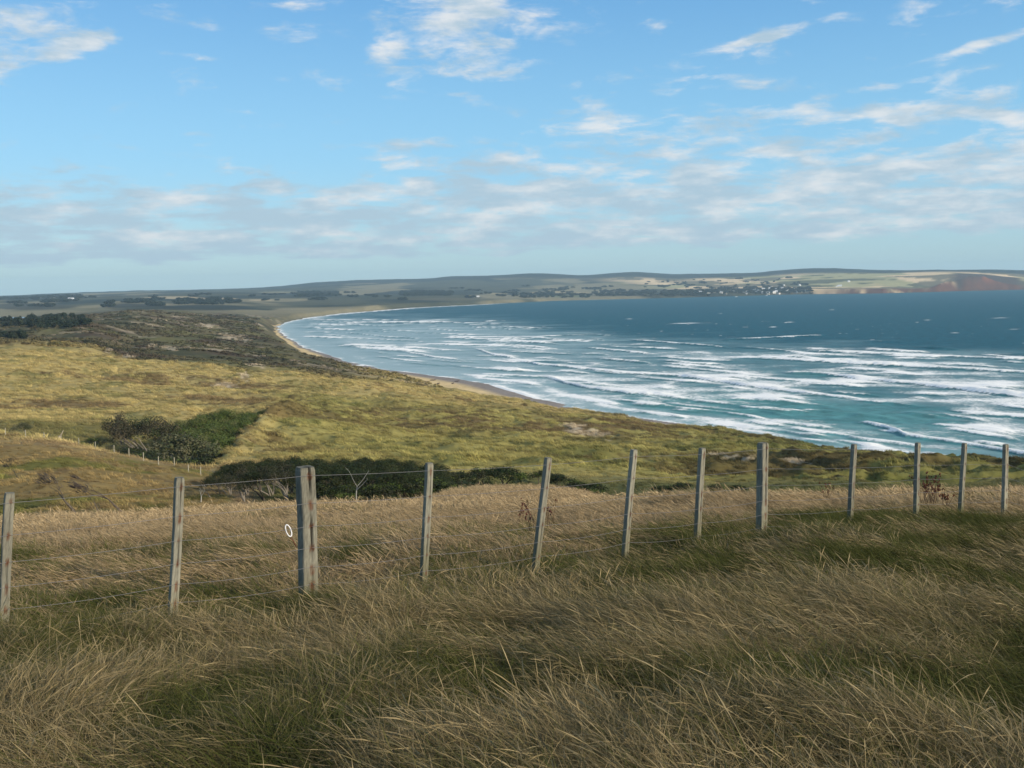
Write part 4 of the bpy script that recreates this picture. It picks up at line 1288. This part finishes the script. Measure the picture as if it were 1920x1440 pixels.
M_GRASS = grass_mat("dry_meadow_grass", (.130, .100, .044, 1), (.325, .255, .135, 1), (.056, .076, .012, 1), (.045, .050, .012, 1))  # tones lowered so the grass colour carries the foreground cloud shade
M_TUS = grass_mat("dune_tussock_grass", None, None, None, None, True)


def sector(r0, r1, dens, a0=AZL - .12, a1=AZR + .12):
    area = .5 * (r1 * r1 - r0 * r0) * (a1 - a0)
    n = int(area * dens)
    a = a0 + (a1 - a0) * rng.random(n); r = np.sqrt(r0 * r0 + (r1 * r1 - r0 * r0) * rng.random(n))
    return r * np.sin(a), r * np.cos(a), r


def meadow(name, r0, r1, dens, variants, s0, s1, greenvar=True, keep=None, dryness=None, zoff=0.0):
    wide = .75 if r1 < 20 else 0
    x, y, r = sector(r0, r1, dens, AZL - .12 - wide, AZR + .12 + wide)
    patch = fbm(x / .95 + 50, y / .8, 3, 201, .6)
    patch2 = fbm(x / 4.5, y / 3.0, 2, 202)
    wet = patch * 1.45 + patch2 * .40 - .022 * np.clip(r - 10, 0, 40) + .24 - .30 * sstep(-1.6, 2.0, (y - 11.4) * FDIR.x - x * FDIR.y) + .10 * sstep(0, 6, x - r * .25) * (r < 20)
    if keep == 'dry': k = rng.random(len(x)) > sstep(.14, .42, wet) * .90
    elif keep == 'green': k = rng.random(len(x)) < .20 + sstep(-.05, .30, wet) * .9
    else: k = np.ones(len(x), bool)
    x, y, r, patch, patch2, wet = [q[k] for q in (x, y, r, patch, patch2, wet)]
    z = ground_z(x, y) + zoff
    n = len(x)
    beyond = sstep(-1.6, 2.0, (y - 11.4) * FDIR.x - (x - 0.0) * FDIR.y)     # the far side of the fence is even, pale hay
    wind = fbm(x / 2.0, y / 1.4, 3, 203) * 1.5
    rot = np.stack([rng.normal(size=n) * .10, rng.normal(size=n) * .10, WIND + wind + rng.normal(size=n) * .38], 1)
    s = s0 + (s1 - s0) * rng.random(n); s = s * (1 + .22 * np.clip(-wet, -.6, .8))
    cols = np.stack([np.clip(1.05 - sstep(.0, .5, wet) * .95, 0, 1), .80 + .40 * rng.random(n) - .25 * np.clip(wet, -.5, .5), np.zeros(n)], 1)
    cols[:, 1] *= (1 + .22 * sstep(14, 30, r)) * (1 + .12 * beyond)
    cols[:, 2] = beyond
    if keep == 'green': cols[:, 0] = 0
    return scatter(name, np.stack([x, y, z], 1), rot, np.stack([s, s, s * (.9 + .3 * rng.random(n))], 1), cols, variants, M_GRASS)


WIND = -.32
G_NEAR = [blades(400 + i, 150, .26, .20, .48, .0019, 6, .74 + .12 * math.sin(i * 2.3), 1.72 + .14 * math.sin(i * 1.7), .62, .40, .14, .5 * math.sin(i * 2.9)) for i in range(9)]
G_SHORT = [blades(420 + i, 80, .20, .10, .28, .0034, 4, .45, 1.45, .8, 0, .85) for i in range(4)]
G_MID = [blades(440 + i, 150, .38, .15, .30, .0026, 4, .85, 1.62, .5, .45, .04) for i in range(6)]
G_FAR = [blades(460 + i, 110, .8, .12, .24, .0075, 3, .75, 1.45, .5, .5, .0) for i in range(5)]
meadow("tall_dry_grass", 1.0, 9.0, 62, G_NEAR, .8, 1.2, keep='dry')
meadow("green_undergrass", 1.0, 18, 36, G_SHORT, .8, 1.5, keep='green')
meadow("tall_dry_grass", 9.0, 24, 20, G_MID, .85, 1.25, keep='dry')
meadow("meadow_grass", 22, 88, 3.4, G_FAR, .8, 1.2)

# tussocks over the dunes
G_TUS = [blades(480 + i, 46, .55, .35, .75, .045, 2, .35, 1.2, .9, 0, 0) for i in range(6)]
n = 62000
a = AZL - .02 + (AZR - AZL + .04) * rng.random(n); r = 92 + (640 - 92) * rng.random(n) ** 1.25
x = r * np.sin(a); y = r * np.cos(a)
pxs = 960 + F * np.tan(a)
ok = (bay_sdf(x, y) > 42) & ~((pxs < 430) & (r < 168) & (rng.random(n) < .35))
ok &= ~((fbm(x / 13, y / 10, 2, 205) < -.25) & (rng.random(n) < .7))
x, y, r = x[ok], y[ok], r[ok]; n = len(x)
cc = sample_grid(col, x, y)  # tussocks take the ground tint, painted shade included
tl = fbm(x / 6, y / 5, 2, 206)
cc = cc * ((1.12 + .55 * tl) * (.75 + .5 * rng.random(n)))[:, None] 
sc_ = (.75 + .5 * rng.random(n)) * (1 + .0022 * (r - 100)) * (1 + .5 * tl)
sc_[(r < 170)] *= .6
scatter("dune_grass", np.stack([x, y, ground_z(x, y) - .03], 1),
        np.stack([np.zeros(n), np.zeros(n), WIND + rng.normal(size=n) * .4], 1), np.stack([sc_, sc_, sc_ * (.7 + .4 * rng.random(n))], 1), cc, G_TUS, M_TUS)
# heath bushes on the dark far dunes
hb_v = []
for i in range(4):
    rnd_ = random.Random(520 + i)
    cs = [Vector((rnd_.uniform(-1, 1) * 1.2, rnd_.uniform(-1, 1) * 1.2, rnd_.uniform(.2, .8))) for _ in range(6)]
    m_ = leaves(rnd_, cs, 70, .55, .9, .5, [(1, 1, 1), (.8, .8, .8), (1.2, 1.2, 1.2)], .05)
    set_col(m_, 'bl', np.stack([np.zeros(len(m_.vertices)), np.ones(len(m_.vertices)), np.repeat(np.random.default_rng(i).random(len(m_.vertices) // 3), 3)], 1))
    hb_v.append(m_)
n = 30000
a = AZL + (AZR - AZL) * rng.random(n) * .62; r = 560 * (2400 / 560) ** (rng.random(n) ** .9)
x = r * np.sin(a); y = r * np.cos(a)
ok = (bay_sdf(x, y) > np.interp(r, [500, 1000, 2400], [60, 62, 35])) & (r > np.interp(a, AZG, R11) + 8) & (fbm(x / 40, y / 30, 3, 207) > -.2)
x, y, r = x[ok], y[ok], r[ok]; n = len(x)
cc = sample_grid(col, x, y) * (.72 + .5 * rng.random(n))[:, None]  # ground tint brings the painted cloud shadow onto the bushes
s = (.6 + .9 * rng.random(n)) * np.interp(r, [600, 2400], [.9, 1.9])
scatter("dune_heath", np.stack([x, y, ground_z(x, y) - .1], 1), np.stack([np.zeros(n), np.zeros(n), rng.random(n) * 6.28], 1), np.stack([s, s, s * .8], 1), cc, hb_v, M_TUS)
# far woods
pts = []
def wood(px0, px1, py0, py1, n, r0, r1):
    for _ in range(n):
        q = hit(rr.uniform(px0, px1), rr.uniform(py0, py1), r0, r1); pts.append(tuple(q))
wood(60, 155, 553, 560, 90, 3500, 8000)
wood(0, 70, 558, 562, 60, 3500, 8000)
wood(235, 285, 564, 569, 40, 3000, 6000)
wood(330, 440, 565, 572, 70, 3000, 6000)
wood(560, 640, 548, 556, 120, 4000, 7500)
wood(750, 850, 547, 555, 200, 4500, 8000)
for _ in range(70):
    hx_ = rr.uniform(0, 1500); hy_ = np.interp(hx_, [0, 500, 1000, 1500], [572, 562, 548, 530]) + rr.uniform(-12, 8)
    wood(hx_, hx_ + rr.uniform(8, 40), hy_, hy_ + .8, rr.randint(4, 12), 3000, 9500)
wood(960, 1110, 551, 559, 110, 4800, 7500)
wood(1110, 1330, 545, 556, 230, 5300, 8000)
wood(1330, 1520, 540, 552, 300, 5600, 7800)
wood(1200, 1500, 524, 540, 60, 6500, 9000)
pts = np.array(pts); n = len(pts)
s = np.stack([1.6 + rng.random(n) * 1.6, 1.6 + rng.random(n) * 1.6, .9 + rng.random(n) * .9], 1)
scatter("distant_woods", pts, np.stack([np.zeros(n), np.zeros(n), rng.random(n) * 6.28], 1), s, np.tile([.03, .04, .03], (n, 1)), V_FAR, M_LEAF)

# ------------------------------------------------------------------ dead seed heads standing in the near grass
def weed(seed, H, n, headr, col_, lean=.2):
    rnd = random.Random(seed); st = MB(); hd = MB()
    for i in range(n):
        b = Vector((rnd.uniform(-.12, .12), rnd.uniform(-.1, .1), 0)) * (H * 1.6)
        tp = b + Vector((rnd.uniform(-.45, .35) * H, rnd.uniform(-.2, .2) * H, H * rnd.uniform(.55, 1)))
        m = (b + tp) / 2 + Vector((.04, 0, .04)) * H
        st.tube([b, m, tp], [.0035, .003, .002], 4, (.12, .08, .05), cap=False)
        for _ in range(rnd.randint(3, 6)):
            c = b.lerp(tp, rnd.uniform(.6, 1.03)) + Vector((rnd.uniform(-1, 1), rnd.uniform(-1, 1), rnd.uniform(-.6, .6))) * headr * 1.5
            r_ = headr * rnd.uniform(.5, 1)
            ring = [c + Vector((math.cos(a_) * r_, math.sin(a_) * r_, rnd.uniform(-.3, .3) * r_)) for a_ in (0, 1.26, 2.5, 3.77, 5.03)]
            hd.add(ring + [c + Vector((0, 0, r_ * 1.2)), c - Vector((0, 0, r_ * 1.3))],
                   [(0, 1, 5), (1, 2, 5), (2, 3, 5), (3, 4, 5), (4, 0, 5), (1, 0, 6), (2, 1, 6), (3, 2, 6), (4, 3, 6), (0, 4, 6)], tuple(v * rnd.uniform(.6, 1.4) for v in col_))
    return st.mesh("stem"), hd.mesh("seed_head")


for (px_, py_, dep, H, n_, hr, seed, lab) in [
    (1738, 966, 17.6, .42, 16, .016, 1, "dense rusty-brown dead dock plant behind the third post from the right"),
    (1752, 964, 17.9, .36, 12, .015, 2, "dead brown dock plant close against the larger one by the post"),
    (1772, 966, 17.4, .22, 8, .015, 3, "low dead brown weed left of the second post from the right"),
    (1000, 975, 16.0, .42, 7, .014, 4, "thin dead thistle with dark heads left of the fifth fence post"),
    (1030, 970, 16.2, .40, 6, .014, 5, "thin dead thistle with dark heads right beside the fifth fence post"),
    (1550, 950, 22.0, .30, 7, .013, 6, "sparse dead weed with dark heads left of the ninth fence post"),
    (975, 965, 18.0, .32, 5, .014, 7, "small dead thistle farthest left of the fifth fence post")]:
    p0 = on_depth(px_, py_, dep)
    o = bpy.data.objects.new("dead_weed", None); COL.objects.link(o)
    o.location = (p0.x, p0.y, float(ground_z(p0.x, p0.y)) + (.12 if px_ < 1600 else .15)); tag(o, lab, "weed")
    st, hd = weed(seed, H * 1.25, n_, hr * 1.3, (.085, .035, .022))
    tag(obj("stem", st, M_PLAIN, o), kind="stuff"); tag(obj("seed_head", hd, M_PLAIN, o), kind="stuff")

# ------------------------------------------------------------------ far village, farms, boats, driftwood, pond
def house_mesh(seed):
    rnd = random.Random(seed)
    L, Wd, h, rh = rnd.uniform(10, 17), rnd.uniform(8, 11), rnd.uniform(3.2, 5.5), rnd.uniform(1.8, 3)
    wc = rnd.choice([(.82, .81, .78), (.80, .78, .72), (.86, .86, .85), (.62, .56, .46)]); rc = rnd.choice([(.50, .50, .50), (.78, .79, .80), (.30, .24, .20), (.66, .68, .70)])
    a = MB(); a.box((-L / 2, -Wd / 2, -3), (L / 2, Wd / 2, h), wc)
    for i in range(3):
        x = -L / 2 + L * (i + .5) / 3
        a.box((x - .8, -Wd / 2 - .08, 1), (x + .8, -Wd / 2 - .01, 2.4), (.06, .07, .09))
    b = MB(); e = .5
    b.add([(-L / 2 - e, -Wd / 2 - e, h + .01), (L / 2 + e, -Wd / 2 - e, h + .01), (L / 2 + e, Wd / 2 + e, h + .01), (-L / 2 - e, Wd / 2 + e, h + .01), (-L / 2 - e, 0, h + rh), (L / 2 + e, 0, h + rh)],
          [(0, 1, 5, 4), (2, 3, 4, 5), (1, 2, 5), (3, 0, 4), (0, 3, 2, 1)], rc)
    return a.mesh("wall"), b.mesh("roof")


HM = [house_mesh(600 + i) for i in range(7)]
HS = []
for z_ in [(497, 158), (640, 158), (655, 159), (668, 157), (690, 158), (703, 156), (720, 158), (745, 157), (760, 141), (775, 147), (790, 150), (800, 143), (812, 160), (822, 163),
           (832, 159), (842, 156), (850, 147), (858, 142), (866, 128), (875, 140), (905, 146), (925, 164), (945, 162), (965, 163), (700, 166), (735, 152), (780, 161), (795, 164), (590, 162), (560, 160),
           (610, 165), (1150, 112), (1103, 133), (1096, 134), (1112, 133), (935, 128), (755, 155), (830, 148), (812, 138), (770, 165), (845, 164), (876, 155), (535, 164)]:
    HS.append((1100 + z_[0] / 2.341, 480 + z_[1] / 2.341))
rd = random.Random(9)
for i, (px_, py_) in enumerate(HS):
    lab, gp = ("pale distant house along the waterfront of the far village" if py_ > 547.5 else "pale distant house on the upper slope of the far village") + (" at its left end" if px_ < 1385 else " at its right end" if px_ > 1475 else " near its middle"), "houses of the village on the far shore"
    if 1590 < px_ < 1593: lab, gp = "lone white farmhouse in the tan fields above the far cliffs", None
    elif 1565 < px_ < 1577: lab, gp = "small white house on the green clifftop right of the village", "clifftop houses right of the village"
    elif abs(px_ - 1312.3) < .5: lab, gp = "bright white house farthest left along the village shore", None
    elif 1469 < px_ < 1471: lab, gp = "tall white house standing highest above the village", None
    q = hit(px_, py_ + 1.0, 4500, 9000)
    o = bpy.data.objects.new("house", None); COL.objects.link(o); o.location = q; o.rotation_euler = (0, 0, rd.uniform(-.7, .7))
    k_ = rd.uniform(1.0, 1.5); o.scale = (k_, k_, k_ * 1.1)
    tag(o, lab, "house", gp)
    a_, b_ = HM[i % 7]
    obj("wall", a_, M_PLAIN, o); obj("roof", b_, M_PLAIN, o)
# white farm buildings on the left skyline
for (px_, py_, lab) in [(133, 561, "long white farm shed beside the dark trees on the left skyline"), (92, 563.5, "small white shed among the dark skyline trees on the left"),
                        (896, 557, "pale shed in the low fields behind the head of the bay"), (888, 558, "smaller pale hut beside the shed behind the head of the bay")]:
    q = hit(px_, py_, 3000, 8000); a_, b_ = HM[0]
    o = bpy.data.objects.new("farm_shed", None); COL.objects.link(o); o.location = q; o.scale = (1.6 if px_ == 133 else .9, 1, 1); tag(o, lab, "shed")
    obj("wall", a_, M_PLAIN, o); obj("roof", b_, M_PLAIN, o)


def boat(px_, py_, L, lab):
    a_, s_ = ray(px_, py_); r = -CAMZ / s_
    o = bpy.data.objects.new("fishing_boat", None); COL.objects.link(o); o.location = (r * math.sin(a_), r * math.cos(a_), 0); tag(o, lab, "boat")
    h = MB(); st = [(-.5, .8, 1.2), (-.2, 1, 1.1), (.2, .95, 1.3), (.42, .5, 1.8), (.5, .03, 2.2)]
    vs_ = []
    for (u, wd, ht) in st:
        for (yy, zz2) in ((-1, 1), (-.6, 0), (0, -.35), (.6, 0), (1, 1)):
            vs_.append((u * L, yy * wd * L * .16, ht * zz2 if zz2 > 0 else zz2))
    fs = [(i * 5 + j, (i + 1) * 5 + j, (i + 1) * 5 + j + 1, i * 5 + j + 1) for i in range(4) for j in range(4)]
    fs += [(0, 1, 2, 3, 4), (24, 23, 22, 21, 20)] + [(i * 5, i * 5 + 4, i * 5 + 9, i * 5 + 5) for i in range(4)]
    h.add(vs_, fs, (.85, .86, .88)); obj("hull", h.mesh("hull"), M_PLAIN, o)
    c = MB(); c.box((-.1 * L, -.09 * L, 1.1), (.18 * L, .09 * L, 3.6), (.85, .86, .88)); c.box((-.02 * L, -.092 * L, 2.3), (.15 * L, .092 * L, 3.0), (.07, .09, .12)); obj("cabin", c.mesh("cabin"), M_PLAIN, o)
    m = MB(); m.tube([(0, 0, 3.5), (0, 0, 6.5)], .1, 5, (.6, .6, .6)); obj("mast", m.mesh("mast"), M_PLAIN, o)


boat(1380, 556.8, 14, "larger white fishing boat moored left of the village")
boat(1437, 554.2, 13, "smaller white fishing boat moored in front of the village")
for i, (px_, py_, L, lab) in enumerate([(812, 714, 5.5, "largest dark driftwood log on the wet sand"), (857, 716, 4.5, "dark driftwood lump right of the largest log on the wet sand"),
                                        (822, 720, 2.5, "small dark lump just below the largest driftwood log"), (903, 708.5, 5, "grey timber lying in the swash at the water's edge"),
                                        (849, 720, 2, "tiny dark scrap on the sand beside the driftwood lump"), (760, 704, 3, "thin dark driftwood stick farthest left on the wide sand")]):
    q = hit(px_, py_, 500, 1500); rnd_ = random.Random(700 + i); mb = MB()
    mb.tube([(-L / 2, 0, .25), (-L / 5, .2, .35), (L / 6, -.1, .45), (L / 2, .15, .6)], [.35, .42, .38, .2], 7, (.07, .055, .045))
    mb.tube([(L / 8, 0, .3), (L / 4, .5, .9), (L / 3.3, .9, 1.5)], [.16, .12, .06], 5, (.07, .055, .045))
    o = obj("driftwood", mb.mesh("driftwood", True), M_BARK); o.location = q; o.rotation_euler = (0, 0, rnd_.uniform(-.5, .5)); tag(o, lab, "driftwood")
# small lake behind the dunes on the far left
q = hit(20, 604, 1900, 3500)
mb = MB(); vs_ = []
for i in range(28):
    a_ = 6.283 * i / 28; vs_.append((math.cos(a_) * 150 * (1 + .2 * math.sin(a_ * 3)) - 70, math.sin(a_) * 170 * (1 + .15 * math.sin(a_ * 2 + 1)), 0))
mb.add(vs_, [tuple(range(28))])
lm, t, p = new_mat("lake_water"); p.inputs['Base Color'].default_value = (.10, .16, .22, 1); p.inputs['Roughness'].default_value = .18; p.inputs['Specular IOR Level'].default_value = .5
o = obj("lake", mb.mesh("lake"), lm); o.location = (q.x, q.y, q.z + 1.2); tag(o, kind='structure')
